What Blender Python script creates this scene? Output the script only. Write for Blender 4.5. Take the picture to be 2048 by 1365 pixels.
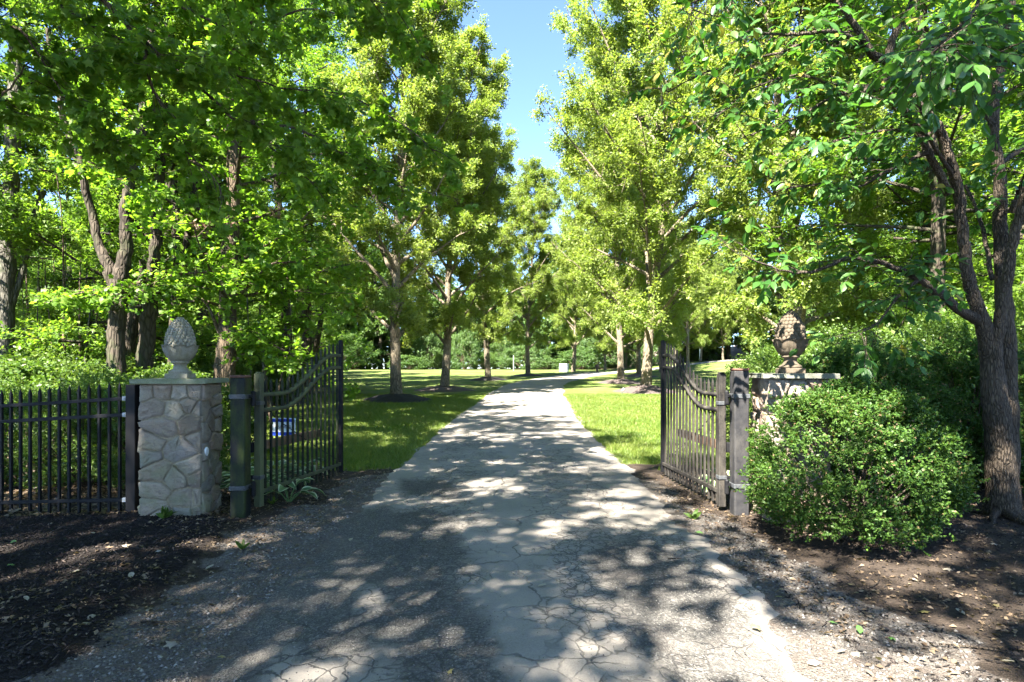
import bpy, bmesh, math, random
import numpy as np
from mathutils import Vector, Matrix

# ------------------------------------------------------------------ clear, camera, sky, sun, exposure
for o in list(bpy.data.objects):
    bpy.data.objects.remove(o)
S = bpy.context.scene
COL = S.collection
F_PX, CX, HZ = 1200.0, 1024.0, 738.0        # focal length, principal x and horizon of the 2048 px photograph
EYE = 1.5

cd = bpy.data.cameras.new('camera')
cd.sensor_width = 36.0
cd.lens = 36.0 * F_PX / 2048.0
cd.shift_y = (HZ - 682.5) / 2048.0
cd.clip_end = 2000.0
cam = bpy.data.objects.new('camera', cd)
cam.location = (0, 0, EYE)
cam.rotation_euler = (math.radians(90), 0, 0)
COL.objects.link(cam)
S.camera = cam

SUN_EL = math.radians(50)
SUN_AZ = math.atan2(-0.50, -0.866)           # behind the camera, to the left
SUN_DIR = Vector((math.sin(SUN_AZ) * math.cos(SUN_EL), math.cos(SUN_AZ) * math.cos(SUN_EL), math.sin(SUN_EL)))
w = bpy.data.worlds.new('World')
S.world = w
w.use_nodes = True
nt = w.node_tree
sky = nt.nodes.new('ShaderNodeTexSky')
sky.sky_type = 'NISHITA'
sky.sun_disc = False
sky.sun_elevation = SUN_EL
sky.sun_rotation = SUN_AZ
sky.air_density = 0.66
sky.dust_density = 0.0
sky.ozone_density = 3.0
sky.altitude = 1500
bg = nt.nodes['Background']
bg.inputs['Strength'].default_value = 0.058
nt.links.new(sky.outputs[0], bg.inputs['Color'])

sl = bpy.data.lights.new('sun', 'SUN')
sl.energy = 4.3
sl.angle = math.radians(0.53)
sl.color = (1.0, 0.95, 0.86)
sun = bpy.data.objects.new('sun', sl)
sun.rotation_euler = (-SUN_DIR).to_track_quat('-Z', 'Y').to_euler()
sun.location = (-20, -20, 30)
COL.objects.link(sun)

S.view_settings.view_transform = 'Standard'
S.view_settings.look = 'None'
S.view_settings.gamma = 1.0
S.view_settings.use_curve_mapping = False
S.view_settings.exposure = 3.65
S.render.engine = 'CYCLES'
c = S.cycles
c.max_bounces = 6
c.diffuse_bounces = 4
c.glossy_bounces = 2
c.transmission_bounces = 6
c.transparent_max_bounces = 4
c.caustics_reflective = False
c.caustics_refractive = False
c.use_denoising = True
c.use_adaptive_sampling = True
c.adaptive_threshold = 0.03

# ------------------------------------------------------------------ small maths
def sst(a, b, x):
    t = np.clip((np.asarray(x, float) - a) / (b - a), 0, 1)
    return t * t * (3 - 2 * t)

def _h(ix, iy, seed):
    n = (ix * 374761393 + iy * 668265263 + seed * 1442695041) & 0xffffffff
    n = ((n ^ (n >> 13)) * 1274126177) & 0xffffffff
    return ((n ^ (n >> 16)) & 0xffff) / 65535.0

def vnoise(x, y, seed=0):
    x = np.asarray(x, float); y = np.asarray(y, float)
    xi = np.floor(x).astype(np.int64); yi = np.floor(y).astype(np.int64)
    xf = x - xi; yf = y - yi
    u = xf * xf * (3 - 2 * xf); v = yf * yf * (3 - 2 * yf)
    a = _h(xi, yi, seed); b = _h(xi + 1, yi, seed); cc = _h(xi, yi + 1, seed); d = _h(xi + 1, yi + 1, seed)
    return (a * (1 - u) + b * u) * (1 - v) + (cc * (1 - u) + d * u) * v

def fbm(x, y, seed=0, o=4):
    t = 0; a = 0.5
    for k in range(o):
        t = t + a * vnoise(np.asarray(x) * 2 ** k + 17.3 * k, np.asarray(y) * 2 ** k - 9.1 * k, seed + k)
        a *= 0.5
    return t / (1 - 0.5 ** o)

RY = [-60, 9, 16, 24, 29.5, 40, 52, 65, 80, 120, 400]
RZ = [0, 0, .10, .26, .38, .62, .90, 1.18, 1.38, 1.55, 1.6]
def ground0(x, y):
    x = np.asarray(x, float); y = np.asarray(y, float)
    z = 0
    for k, wgt in ((-2.5, .25), (0, .5), (2.5, .25)):
        z = z + wgt * np.interp(y + k, RY, RZ)
    z = z + 1.35 * sst(11, 30, x) * sst(32, 76, y)
    z = z - 0.10 * sst(-3.4, -7.5, x) * sst(14, 8, y)
    return z

CL = np.array([(0, -14), (0, -4), (0, 2), (.03, 5), (0, 8.5), (.1, 16), (.5, 24), (.72, 29), (2.1, 40), (6.6, 55), (12.2, 65), (20, 71.5), (32, 76), (50, 78), (80, 79)], float)
def catmull(P, n=12):
    P = np.asarray(P, float)
    Q = np.vstack([2 * P[0] - P[1], P, 2 * P[-1] - P[-2]])
    out = []
    for i in range(1, len(Q) - 2):
        p0, p1, p2, p3 = Q[i - 1], Q[i], Q[i + 1], Q[i + 2]
        for t in np.linspace(0, 1, n, endpoint=False):
            out.append(.5 * ((2 * p1) + (p2 - p0) * t + (2 * p0 - 5 * p1 + 4 * p2 - p3) * t * t + (3 * p1 - p0 - 3 * p2 + p3) * t ** 3))
    out.append(P[-1])
    return np.array(out)
CLD = catmull(CL, 40)
def road_dist(x, y):
    # signed lateral distance for y < 60 is enough for the masks
    xc = np.interp(y, CLD[:500, 1], CLD[:500, 0])
    return np.asarray(x) - xc

def seg_poly(x, y, poly):
    # distance-free point in polygon
    x = np.asarray(x); y = np.asarray(y); ins = np.zeros(x.shape, bool)
    n = len(poly)
    for i in range(n):
        x0, y0 = poly[i]; x1, y1 = poly[(i + 1) % n]
        cnd = ((y0 > y) != (y1 > y)) & (x < (x1 - x0) * (y - y0) / ((y1 - y0) + 1e-12) + x0)
        ins ^= cnd
    return ins

XL_Y = [-40, 8, 9, 13, 20, 30, 45, 60, 75]; XL_X = [-4.4, -4.4, -4.6, -6.0, -7.6, -9.5, -14, -21, -34]
XR_Y = [-40, 8.5, 11, 15, 20, 30, 60, 90]; XR_X = [3.4, 3.6, 5.2, 7.5, 15, 40, 80, 90]
def m_lawn(x, y):
    nz = (fbm(x * 1.3, y * 1.3, 5) - .5)
    a = sst(8.7, 9.5, y + nz * 2.2)
    b = sst(-.4, .4, x - np.interp(y, XL_Y, XL_X) + nz * 2.5)
    cc = sst(-.4, .4, np.interp(y, XR_Y, XR_X) - x + nz * 2.5)
    d = sst(86, 80, y)
    return a * b * cc * d
def m_mulch(x, y):
    nz = (fbm(x * 2.2, y * 2.2, 9) - .5)
    lim = np.interp(y, [1, 2.2, 3.2, 4.0, 5.0, 5.7, 6.2, 6.6], [-2.6, -2.45, -2.4, -2.45, -2.5, -2.75, -3.2, -3.6])
    return sst(.22, -.22, x - lim + nz * .9) * sst(6.5, 6.0, y + nz * .5)
def m_gravel(x, y):
    r = np.abs(road_dist(x, y))
    nz = (fbm(x * 2.7, y * 2.7, 21) - .5)
    wid = np.interp(y, [0, 3, 6, 8, 9.5], [2.7, 2.55, 2.3, 2.1, 1.6]) - .22 * (np.asarray(x) > 0)
    return sst(.25, -.25, r - wid + nz * .9) * sst(9.6, 8.4, y + nz)
def ground(x, y):
    z = ground0(x, y)
    x = np.asarray(x, float); y = np.asarray(y, float)
    near = sst(16, 9, y)
    z = z + near * (fbm(x * 1.7, y * 1.7, 31) - .5) * .05 * sst(1.5, 2.3, np.abs(road_dist(x, y)))
    z = z + m_mulch(x, y) * (.05 + .05 * (fbm(x * 4, y * 4, 41) - .5)) * sst(1.0, 2.0, np.abs(road_dist(x, y)))
    return z
def gz(x, y):
    return float(ground(np.array([x]), np.array([y]))[0])

def pw(px, py, d):
    return np.array([(px - CX) / F_PX * d, d, EYE - (py - HZ) / F_PX * d])

# ------------------------------------------------------------------ mesh helpers
def mesh(name, V, F, smooth=False, attrs=None):
    V = np.asarray(V, np.float32).reshape(-1, 3)
    F = np.asarray(F, np.int32)
    k = F.shape[1]; n = len(F)
    me = bpy.data.meshes.new(name)
    me.vertices.add(len(V)); me.vertices.foreach_set('co', V.ravel())
    me.loops.add(n * k); me.loops.foreach_set('vertex_index', F.ravel())
    me.polygons.add(n)
    me.polygons.foreach_set('loop_start', np.arange(0, n * k, k, dtype=np.int32))
    me.polygons.foreach_set('loop_total', np.full(n, k, np.int32))
    if smooth:
        me.polygons.foreach_set('use_smooth', np.ones(n, bool))
    if attrs:
        for an, av in attrs.items():
            a = me.attributes.new(an, 'FLOAT', 'POINT')
            a.data.foreach_set('value', np.asarray(av, np.float32))
    me.update(calc_edges=True)
    return me

def ob(name, me, mat=None, parent=None, loc=None, rot=None, scale=None):
    o = bpy.data.objects.new(name, me)
    if mat is not None and me is not None and not me.materials:
        me.materials.append(mat)
    COL.objects.link(o)
    if parent is not None:
        o.parent = parent
    if loc is not None: o.location = loc
    if rot is not None: o.rotation_euler = rot
    if scale is not None: o.scale = scale if hasattr(scale, '__len__') else (scale,) * 3
    return o
def tag(o, label, cat, group=None):
    o['label'] = label; o['category'] = cat
    if group: o['group'] = group
    return o
def thing(name, label, cat, loc=(0, 0, 0), rz=0, group=None, scale=None):
    o = ob(name, None, loc=loc, rot=(0, 0, rz), scale=scale)
    o.empty_display_size = .2
    return tag(o, label, cat, group)
def struct(o):
    o['kind'] = 'structure'; return o
def stuff(o, label=None, cat=None):
    o['kind'] = 'stuff'
    if label: o['label'] = label; o['category'] = cat
    return o

class MB:
    """collects shapes into one bmesh"""
    def __init__(s): s.bm = bmesh.new()
    def box(s, cx, cy, cz, sx, sy, sz, M=None, bev=0.0):
        r = bmesh.ops.create_cube(s.bm, size=1.0)
        vs = r['verts']
        bmesh.ops.scale(s.bm, vec=(sx, sy, sz), verts=vs)
        if bev > 0:
            es = list({e for v in vs for e in v.link_edges})
            rr = bmesh.ops.bevel(s.bm, geom=es, offset=bev, segments=1, affect='EDGES', profile=.5)
            vs = list({v for f in rr['faces'] for v in f.verts} | {v for v in vs if v.is_valid})
            # every vertex of this island
            isl = set(vs); st = list(vs)
            while st:
                v = st.pop()
                for e in v.link_edges:
                    ot = e.other_vert(v)
                    if ot not in isl: isl.add(ot); st.append(ot)
            vs = list(isl)
        bmesh.ops.translate(s.bm, vec=(cx, cy, cz), verts=vs)
        if M is not None: bmesh.ops.transform(s.bm, matrix=M, verts=vs)
        return vs
    def lathe(s, prof, n=24, M=None):
        rings = []
        for r, z in prof:
            rings.append([s.bm.verts.new((r * math.cos(2 * math.pi * i / n), r * math.sin(2 * math.pi * i / n), z)) for i in range(n)])
        for a, b in zip(rings, rings[1:]):
            for i in range(n):
                s.bm.faces.new((a[i], a[(i + 1) % n], b[(i + 1) % n], b[i]))
        s.bm.faces.new(list(reversed(rings[0]))); s.bm.faces.new(rings[-1])
        vs = [v for r in rings for v in r]
        if M is not None: bmesh.ops.transform(s.bm, matrix=M, verts=vs)
        return vs
    def tube(s, pts, rad, n=8):
        V, F = tube_arrays([(np.array(pts, float), np.broadcast_to(np.asarray(rad, float), (len(pts),)))], n, cap=False)
        vv = [s.bm.verts.new(v) for v in V]
        for f in F:
            s.bm.faces.new([vv[i] for i in f])
        k = len(pts)
        s.bm.faces.new(list(reversed(vv[:n]))); s.bm.faces.new(vv[(k - 1) * n:k * n])
    def done(s, name, smooth=False):
        me = bpy.data.meshes.new(name)
        bmesh.ops.recalc_face_normals(s.bm, faces=s.bm.faces)
        s.bm.to_mesh(me); s.bm.free()
        if smooth:
            me.polygons.foreach_set('use_smooth', np.ones(len(me.polygons), bool))
        return me

def tube_arrays(paths, n=6, cap=False):
    Vs = []; Fs = []; off = 0
    ang = np.arange(n) * 2 * np.pi / n
    ca, sa = np.cos(ang), np.sin(ang)
    for P, R in paths:
        P = np.asarray(P, float); R = np.asarray(R, float)
        T = np.gradient(P, axis=0)
        T /= np.linalg.norm(T, axis=1)[:, None] + 1e-9
        ref = np.array([1., 0, 0]) if abs(T[0, 0]) < .8 else np.array([0, 1., 0])
        A = np.cross(T, ref); A /= np.linalg.norm(A, axis=1)[:, None] + 1e-9
        B = np.cross(T, A)
        ring = P[:, None, :] + R[:, None, None] * (A[:, None, :] * ca[None, :, None] + B[:, None, :] * sa[None, :, None])
        m = len(P)
        Vs.append(ring.reshape(-1, 3))
        i = np.arange(m - 1)[:, None] * n; j = np.arange(n)[None, :]; j2 = (j + 1) % n
        Fs.append((np.stack([i + j, i + j2, i + n + j2, i + n + j], -1).reshape(-1, 4)) + off)
        off += m * n
    return np.vstack(Vs), np.vstack(Fs)

# leaf templates: along +X, normal +Z, unit length
def T_diamond(wd=.32, fold=.07):
    return np.array([(0, 0, 0), (.45, wd, fold), (1, 0, -.06), (.45, -wd, fold)], float), np.array([(0, 3, 2, 1)])
def T_ellipse(wd=.25, fold=.06, curl=.12):
    xs = [0, .25, .55, .82, 1]; hw = [0, wd * .8, wd, wd * .6, 0]
    V = [(x, 0, -curl * x * x) for x in xs]
    V += [(xs[i], hw[i], -curl * xs[i] ** 2 + fold) for i in (1, 2, 3)]
    V += [(xs[i], -hw[i], -curl * xs[i] ** 2 + fold) for i in (1, 2, 3)]
    F = [(0, 1, 5), (1, 6, 5), (1, 2, 6), (2, 7, 6), (2, 3, 7), (3, 4, 7),
         (0, 8, 1), (1, 8, 9), (1, 9, 2), (2, 9, 10), (2, 10, 3), (3, 10, 4)]
    return np.array(V, float), np.array(F)
def T_maple():
    o = [(0, 0), (.02, .22), (-.06, .46), (.25, .31), (.55, .56), (.56, .2), (1, 0), (.56, -.2), (.55, -.56), (.25, -.31), (-.06, -.46), (.02, -.22)]
    V = [(.3, 0, .05)] + [(x, y, -.10 * (abs(y) * 1.3) - .08 * x * x) for x, y in o]
    n = len(o)
    F = [(0, 1 + i, 1 + (i + 1) % n) for i in range(n)]
    return np.array(V, float), np.array(F)[:, ::-1]

def T_lobed():
    o = [(0, 0), (-.02, .42), (.30, .27), (.58, .48), (1, 0), (.58, -.48), (.30, -.27), (-.02, -.42)]
    V = [(.3, 0, .05)] + [(x, y, -.12 * abs(y) - .08 * x * x) for x, y in o]
    return np.array(V, float), np.array([(0, 1 + (i + 1) % 8, 1 + i) for i in range(8)])

def leaves(T, P, D, N, L):
    TV, TF = T
    D = D / (np.linalg.norm(D, axis=1)[:, None] + 1e-9)
    Y = np.cross(N, D); Y /= np.linalg.norm(Y, axis=1)[:, None] + 1e-9
    Z = np.cross(D, Y)
    V = P[:, None, :] + L[:, None, None] * (TV[None, :, 0, None] * D[:, None, :] + TV[None, :, 1, None] * Y[:, None, :] + TV[None, :, 2, None] * Z[:, None, :])
    n = len(P); k = len(TV)
    F = TF[None] + (np.arange(n) * k)[:, None, None]
    return V.reshape(-1, 3), F.reshape(-1, TF.shape[1])

# ------------------------------------------------------------------ materials
def newmat(name):
    m = bpy.data.materials.new(name); m.use_nodes = True
    t = m.node_tree; t.nodes.clear()
    out = t.nodes.new('ShaderNodeOutputMaterial')
    return m, t, out
class NB:
    def __init__(s, t): s.t = t; s._co = None
    def n(s, typ, **kw):
        nd = s.t.nodes.new(typ)
        for k, v in kw.items():
            if hasattr(nd, k) and not isinstance(v, tuple): setattr(nd, k, v)
        return nd
    def set(s, sock, v):
        if isinstance(v, bpy.types.NodeSocket): s.t.links.new(v, sock)
        elif v is not None:
            if hasattr(sock.default_value, '__len__') and len(sock.default_value) == 4 and len(v) == 3: v = (*v, 1)
            sock.default_value = v
    def coord(s, kind='Object'):
        return s.n('ShaderNodeTexCoord').outputs[kind]
    def pos(s):
        return s.n('ShaderNodeNewGeometry').outputs['Position']
    def island(s):
        return s.n('ShaderNodeNewGeometry').outputs['Random Per Island']
    def objrand(s):
        return s.n('ShaderNodeObjectInfo').outputs['Random']
    def mapping(s, v, scale=(1, 1, 1)):
        m = s.n('ShaderNodeMapping'); s.set(m.inputs['Vector'], v); m.inputs['Scale'].default_value = scale
        return m.outputs[0]
    def noise(s, v, sc, det=4, rough=.55, dist=0):
        m = s.n('ShaderNodeTexNoise'); s.set(m.inputs['Vector'], v)
        m.inputs['Scale'].default_value = sc; m.inputs['Detail'].default_value = det
        m.inputs['Roughness'].default_value = rough; m.inputs['Distortion'].default_value = dist
        return m.outputs['Fac']
    def voro(s, v, sc, feature='F1', rnd=1):
        m = s.n('ShaderNodeTexVoronoi'); m.feature = feature; s.set(m.inputs['Vector'], v); m.inputs['Scale'].default_value = sc
        m.inputs['Randomness'].default_value = rnd
        return m
    def ramp(s, f, stops):
        m = s.n('ShaderNodeValToRGB'); s.set(m.inputs['Fac'], f)
        e = m.color_ramp.elements
        while len(e) < len(stops): e.new(.5)
        for el, (p, cc) in zip(e, stops):
            el.position = p
            el.color = (*cc, 1) if hasattr(cc, '__len__') else (cc, cc, cc, 1)
        return m.outputs['Color']
    def mix(s, f, a, b, mode='MIX'):
        m = s.n('ShaderNodeMix'); m.data_type = 'RGBA'; m.blend_type = mode
        s.set(m.inputs['Factor'], f); s.set(m.inputs['A'] if False else m.inputs[6], a); s.set(m.inputs[7], b)
        return m.outputs[2]
    def math(s, op, a, b=None, clamp=False):
        m = s.n('ShaderNodeMath'); m.operation = op; m.use_clamp = clamp
        s.set(m.inputs[0], a)
        if b is not None: s.set(m.inputs[1], b)
        return m.outputs[0]
    def attr(s, name):
        m = s.n('ShaderNodeAttribute'); m.attribute_name = name
        return m.outputs['Fac']
    def bump(s, h, strength=.5, dist=.02):
        m = s.n('ShaderNodeBump'); s.set(m.inputs['Height'], h)
        m.inputs['Strength'].default_value = strength; m.inputs['Distance'].default_value = dist
        return m.outputs['Normal']
    def bsdf(s, col, rough=.7, nrm=None, spec=.3, metal=0.0):
        m = s.n('ShaderNodeBsdfPrincipled')
        s.set(m.inputs['Base Color'], col); s.set(m.inputs['Roughness'], rough)
        m.inputs['Specular IOR Level'].default_value = spec; s.set(m.inputs['Metallic'], metal)
        if nrm is not None: s.set(m.inputs['Normal'], nrm)
        return m.outputs[0]
    def out(s, sh, out): s.t.links.new(sh, out.inputs['Surface'])

def leaf_mat(name, dark, mid, light, trans=.42, tcol=None, rough=.5, spec=.35, clump=.6, perobj=True, wear=None, edge=None):
    m, t, out = newmat(name); b = NB(t)
    isl = b.island()
    if perobj: isl2 = b.math('FRACT', b.math('ADD', isl, b.objrand()))
    else: isl2 = isl
    colr = b.ramp(isl2, [(0, dark), (.5, mid), (1, light)])
    big = b.noise(b.pos(), clump, 2)
    colr = b.mix(b.ramp(big, [(.35, 0.0), (.7, .55)]), colr, light)
    if wear is not None:
        colr = b.mix(b.ramp(isl, [(.955, 0.0), (.965, 1.0)]), colr, wear)
    p = b.bsdf(colr, rough, spec=spec)
    tr = b.n('ShaderNodeBsdfTranslucent')
    tc = b.mix(1.0, colr, tcol or (1.6, 1.7, .7), 'MULTIPLY')
    b.set(tr.inputs['Color'], tc)
    mx = b.n('ShaderNodeMixShader'); mx.inputs[0].default_value = trans
    t.links.new(p, mx.inputs[1]); t.links.new(tr.outputs[0], mx.inputs[2])
    b.out(mx.outputs[0], out)
    return m

def bark_mat(name, c1, c2, sc=6, moss=None):
    m, t, out = newmat(name); b = NB(t)
    co = b.coord()
    v = b.mapping(co, (sc, sc, sc * .22))
    n1 = b.noise(v, 2.2, 6, .65, .6)
    vo = b.voro(v, 3.2, 'DISTANCE_TO_EDGE')
    h = b.math('ADD', b.math('MULTIPLY', n1, .7), b.ramp(vo.outputs['Distance'], [(0, 0.0), (.25, .6)]))
    colr = b.mix(b.ramp(h, [(.35, 0.0), (.95, 1.0)]), c1, c2)
    colr = b.mix(b.ramp(b.noise(co, 1.7, 3), [(.4, 0.0), (.75, .6)]), colr, tuple(x * 1.35 for x in c2))
    if moss:
        colr = b.mix(b.ramp(b.noise(co, 3.1, 4), [(.5, 0.0), (.72, .7)]), colr, moss)
    b.out(b.bsdf(colr, .9, b.bump(h, .9, .03), .15), out)
    return m

# foliage colours
M_PEAR = leaf_mat('pear_leaf', (.088, .142, .024), (.142, .198, .037), (.208, .242, .066), .53, clump=.7)
M_WOOD = leaf_mat('forest_leaf', (.058, .122, .017), (.088, .162, .022), (.138, .202, .032), .57, clump=.35)
M_MAPLE = leaf_mat('maple_leaf', (.062, .135, .016), (.096, .186, .022), (.148, .222, .030), .60, clump=.8)
M_DOGW = leaf_mat('dogwood_leaf', (.022, .075, .016), (.038, .108, .020), (.070, .150, .024), .45, rough=.42, clump=1.2, wear=(.30, .26, .05))
M_BOX = leaf_mat('boxwood_leaf', (.016, .046, .008), (.030, .074, .012), (.070, .125, .020), .32, rough=.5, spec=.22, clump=2.5, wear=(.17, .12, .06))
M_HEDGE = leaf_mat('hedge_leaf', (.028, .068, .011), (.050, .105, .016), (.105, .155, .027), .36, rough=.42, clump=1.6)
M_SHRUB = leaf_mat('shrub_leaf', (.032, .076, .011), (.055, .108, .016), (.100, .142, .025), .42, clump=.9)
M_FAR = leaf_mat('far_leaf', (.036, .082, .024), (.056, .110, .031), (.095, .145, .042), .45, clump=.2)
M_GRASS = leaf_mat('grass_blade', (.066, .125, .016), (.102, .165, .022), (.180, .200, .050), .45, perobj=False, rough=.5, clump=.5)
M_DEAD = leaf_mat('dead_leaf', (.10, .055, .035), (.16, .10, .06), (.28, .20, .13), .25, perobj=True, clump=2)
M_LITTER = leaf_mat('litter_leaf', (.055, .034, .022), (.11, .072, .045), (.22, .165, .11), .15, perobj=False, clump=2)

B_PEAR = bark_mat('pear_bark', (.055, .045, .032), (.20, .165, .115), 7)
B_WOOD = bark_mat('forest_bark', (.016, .013, .010), (.058, .046, .034), 5, moss=(.05, .065, .025))
B_GREY = bark_mat('grey_bark', (.035, .032, .025), (.10, .092, .074), 5, moss=(.07, .09, .04))
B_MAPLE = bark_mat('maple_bark', (.034, .025, .017), (.105, .078, .052), 7)
B_DOGW = bark_mat('dogwood_bark', (.028, .022, .016), (.090, .070, .051), 15)

def m_plain(name, colr, rough=.6, metal=0.0, spec=.4, var=.25, sc=20, bump=.15):
    m, t, out = newmat(name); b = NB(t)
    n1 = b.noise(b.coord(), sc, 5, .6)
    c2 = b.mix(b.ramp(n1, [(.3, 0.0), (.7, 1.0)]), tuple(x * (1 - var) for x in colr), tuple(min(1, x * (1 + var)) for x in colr))
    b.out(b.bsdf(c2, rough, b.bump(n1, bump, .01), spec, metal), out)
    return m

def m_iron(name, base, edge, alg=None, amt=.6):
    m, t, out = newmat(name); b = NB(t)
    p = b.pos()
    n1 = b.noise(p, 9, 5, .6); n2 = b.noise(p, 60, 3, .6)
    colr = b.mix(b.ramp(n1, [(.4, 0.0), (.75, .8)]), base, edge)
    if alg:
        n3 = b.noise(b.mapping(p, (1, 1, .35)), 5, 5, .65)
        colr = b.mix(b.ramp(b.math('ADD', n3, b.math('MULTIPLY', n2, .25)), [(.62 - .25 * amt, 0.0), (.90 - .2 * amt, 1.0)]), colr, alg)
    b.out(b.bsdf(colr, b.ramp(n1, [(.3, .5), (.7, .8)]), b.bump(n2, .15, .004), .18, 0), out)
    return m
M_IRON = m_iron('black_iron', (.005, .005, .006), (.014, .0135, .0135))
M_IRONG = m_iron('weathered_iron', (.007, .008, .007), (.020, .021, .016), (.050, .058, .028), .25)
M_RAILG = m_iron('mossy_rail', (.030, .032, .024), (.065, .068, .048), (.085, .095, .045), .7)
M_IRONR = m_iron('grey_brown_iron', (.010, .009, .009), (.030, .027, .024), (.070, .062, .050), .3)
M_POSTL = m_iron('algae_post', (.006, .0075, .009), (.012, .014, .015), (.040, .056, .010), .22)
M_POSTR = m_iron('grey_post', (.018, .018, .020), (.038, .036, .036), (.060, .056, .050), .15)
M_RUST = m_plain('rusty_cap', (.10, .045, .028), .8, var=.5, sc=30)
M_STRAP = m_plain('steel_strap', (.05, .053, .056), .55, var=.4, sc=40)
M_GALV = m_plain('galvanised_bracket', (.26, .28, .30), .5, var=.12)
M_BOARD = m_plain('weathered_board', (.17, .105, .060), .85, var=.45, sc=14, bump=.5)
M_WHITE = m_plain('white_plastic', (.75, .76, .74), .35, var=.04)

def m_stone(name, pal, lichen):
    m, t, out = newmat(name); b = NB(t)
    co = b.coord('Object'); p = b.pos()
    base = b.ramp(b.objrand(), pal)
    n1 = b.noise(b.mapping(p, (1, 1, 2.0)), 14, 8, .7, .5)
    n2 = b.noise(p, 70, 5, .7)
    colr = b.mix(b.ramp(n1, [(.34, .55), (.50, 0.0)]), base, (.20, .155, .135))
    colr = b.mix(b.ramp(n1, [(.52, 0.0), (.70, .5)]), colr, (.30, .288, .265))
    colr = b.mix(b.ramp(n2, [(.30, .5), (.48, 0.0)]), colr, (.12, .10, .09))
    z = b.n('ShaderNodeSeparateXYZ'); b.set(z.inputs[0], p)
    low = b.math('SUBTRACT', 1.0, b.math('MULTIPLY', z.outputs['Z'], 1.1), True)
    lm = b.math('MULTIPLY', b.ramp(b.noise(p, 4.5, 4), [(.42, 0.0), (.66, 1.0)]), b.math('ADD', low, .28, True))
    colr = b.mix(b.math('MULTIPLY', lm, .6), colr, lichen)
    h = b.math('ADD', n1, b.math('MULTIPLY', n2, .4))
    b.out(b.bsdf(colr, .92, b.bump(h, .9, .025), .2), out)
    return m
PALL = [(0, (.20, .152, .112)), (.18, (.34, .282, .215)), (.38, (.24, .218, .19)), (.58, (.31, .232, .17)), (.78, (.37, .318, .242)), (1, (.165, .115, .085))]
M_STONE = m_stone('fieldstone', PALL, (.17, .19, .09))
PALR = [(0, (.22, .18, .14)), (.4, (.26, .20, .15)), (.7, (.22, .15, .11)), (1, (.27, .235, .20))]
M_STONER = m_stone('brown_fieldstone', PALR, (.15, .16, .08))
M_MORTAR = m_plain('sand_mortar', (.25, .205, .135), .95, var=.22, sc=45, bump=.5)
def m_cast(name, colr, moss):
    m, t, out = newmat(name); b = NB(t)
    p = b.pos()
    n1 = b.noise(p, 12, 6, .65); n2 = b.noise(p, 90, 4, .6)
    c2 = b.mix(b.ramp(n1, [(.38, 0.0), (.68, .85)]), colr, moss)
    c2 = b.mix(b.ramp(n2, [(.32, .5), (.5, 0.0)]), c2, tuple(x * .35 for x in colr))
    b.out(b.bsdf(c2, .92, b.bump(b.math('ADD', n1, n2), .35, .008), .2), out)
    return m
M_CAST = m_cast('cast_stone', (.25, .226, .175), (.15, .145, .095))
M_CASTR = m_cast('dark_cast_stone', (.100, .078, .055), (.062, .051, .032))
M_SLAB = m_cast('mossy_slab', (.22, .225, .155), (.14, .16, .072))
M_SLABR = m_cast('grey_slab', (.165, .16, .13), (.11, .115, .08))

# ------------------------------------------------------------------ ground
def m_ground():
    m, t, out = newmat('ground'); b = NB(t)
    p = b.pos()
    lawn, mul, gra = b.attr('lawn'), b.attr('mulch'), b.attr('gravel')
    nf = b.noise(p, 45, 6, .7); nm = b.noise(p, 7, 5, .6); nb = b.noise(p, .6, 3)
    dirt = b.mix(b.ramp(nf, [(.3, 0.0), (.7, 1.0)]), (.026, .020, .015), (.072, .054, .041))
    dirt = b.mix(b.ramp(nm, [(.45, 0.0), (.7, .6)]), dirt, (.088, .067, .052))
    vg = b.voro(p, 75)
    gcol = b.ramp(vg.outputs['Color'], [(0, (.070, .062, .053)), (.5, (.130, .115, .100)), (1, (.22, .20, .175))])
    gcol = b.mix(b.ramp(nm, [(.4, 0.0), (.65, .8)]), gcol, (.120, .094, .075))
    mcol = b.mix(b.ramp(nf, [(.35, 0.0), (.7, 1.0)]), (.010, .0085, .008), (.034, .026, .022))
    mcol = b.mix(b.ramp(nm, [(.55, 0.0), (.75, .55)]), mcol, (.055, .040, .033))
    lcol = b.mix(b.ramp(nf, [(.3, 0.0), (.7, 1.0)]), (.052, .096, .014), (.098, .140, .027))
    lcol = b.mix(b.ramp(nb, [(.40, 0.0), (.68, .75)]), lcol, (.165, .160, .066))
    edge = b.math('ADD', lawn, b.math('MULTIPLY', b.math('SUBTRACT', nm, .5), .7))
    gm = b.ramp(b.math('ADD', gra, b.math('MULTIPLY', b.math('SUBTRACT', nm, .5), .9)), [(.4, 0.0), (.6, 1.0)])
    mm = b.ramp(b.math('ADD', mul, b.math('MULTIPLY', b.math('SUBTRACT', nf, .5), .9)), [(.4, 0.0), (.6, 1.0)])
    colr = b.mix(gm, dirt, gcol)
    colr = b.mix(mm, colr, mcol)
    colr = b.mix(b.ramp(edge, [(.4, 0.0), (.6, 1.0)]), colr, lcol)
    h = b.math('ADD', nf, b.math('MULTIPLY', vg.outputs['Distance'], .4))
    b.out(b.bsdf(colr, .95, b.bump(b.math('ADD', h, nm), 1.0, .03), .12), out)
    return m
def axis(lo, hi, f0, f1, df, growth=1.12, dmax=9):
    a = list(np.arange(f0, f1 + 1e-6, df))
    d = df
    while a[-1] < hi:
        d = min(d * growth, dmax); a.append(a[-1] + d)
    d = df; l = []
    x = f0
    while x > lo:
        d = min(d * growth, dmax); x -= d; l.append(x)
    return np.array(l[::-1] + a)
gx = axis(-260, 260, -6.0, 6.0, .07)
gy = axis(-60, 420, 1.6, 10.0, .07, 1.06)
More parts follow.
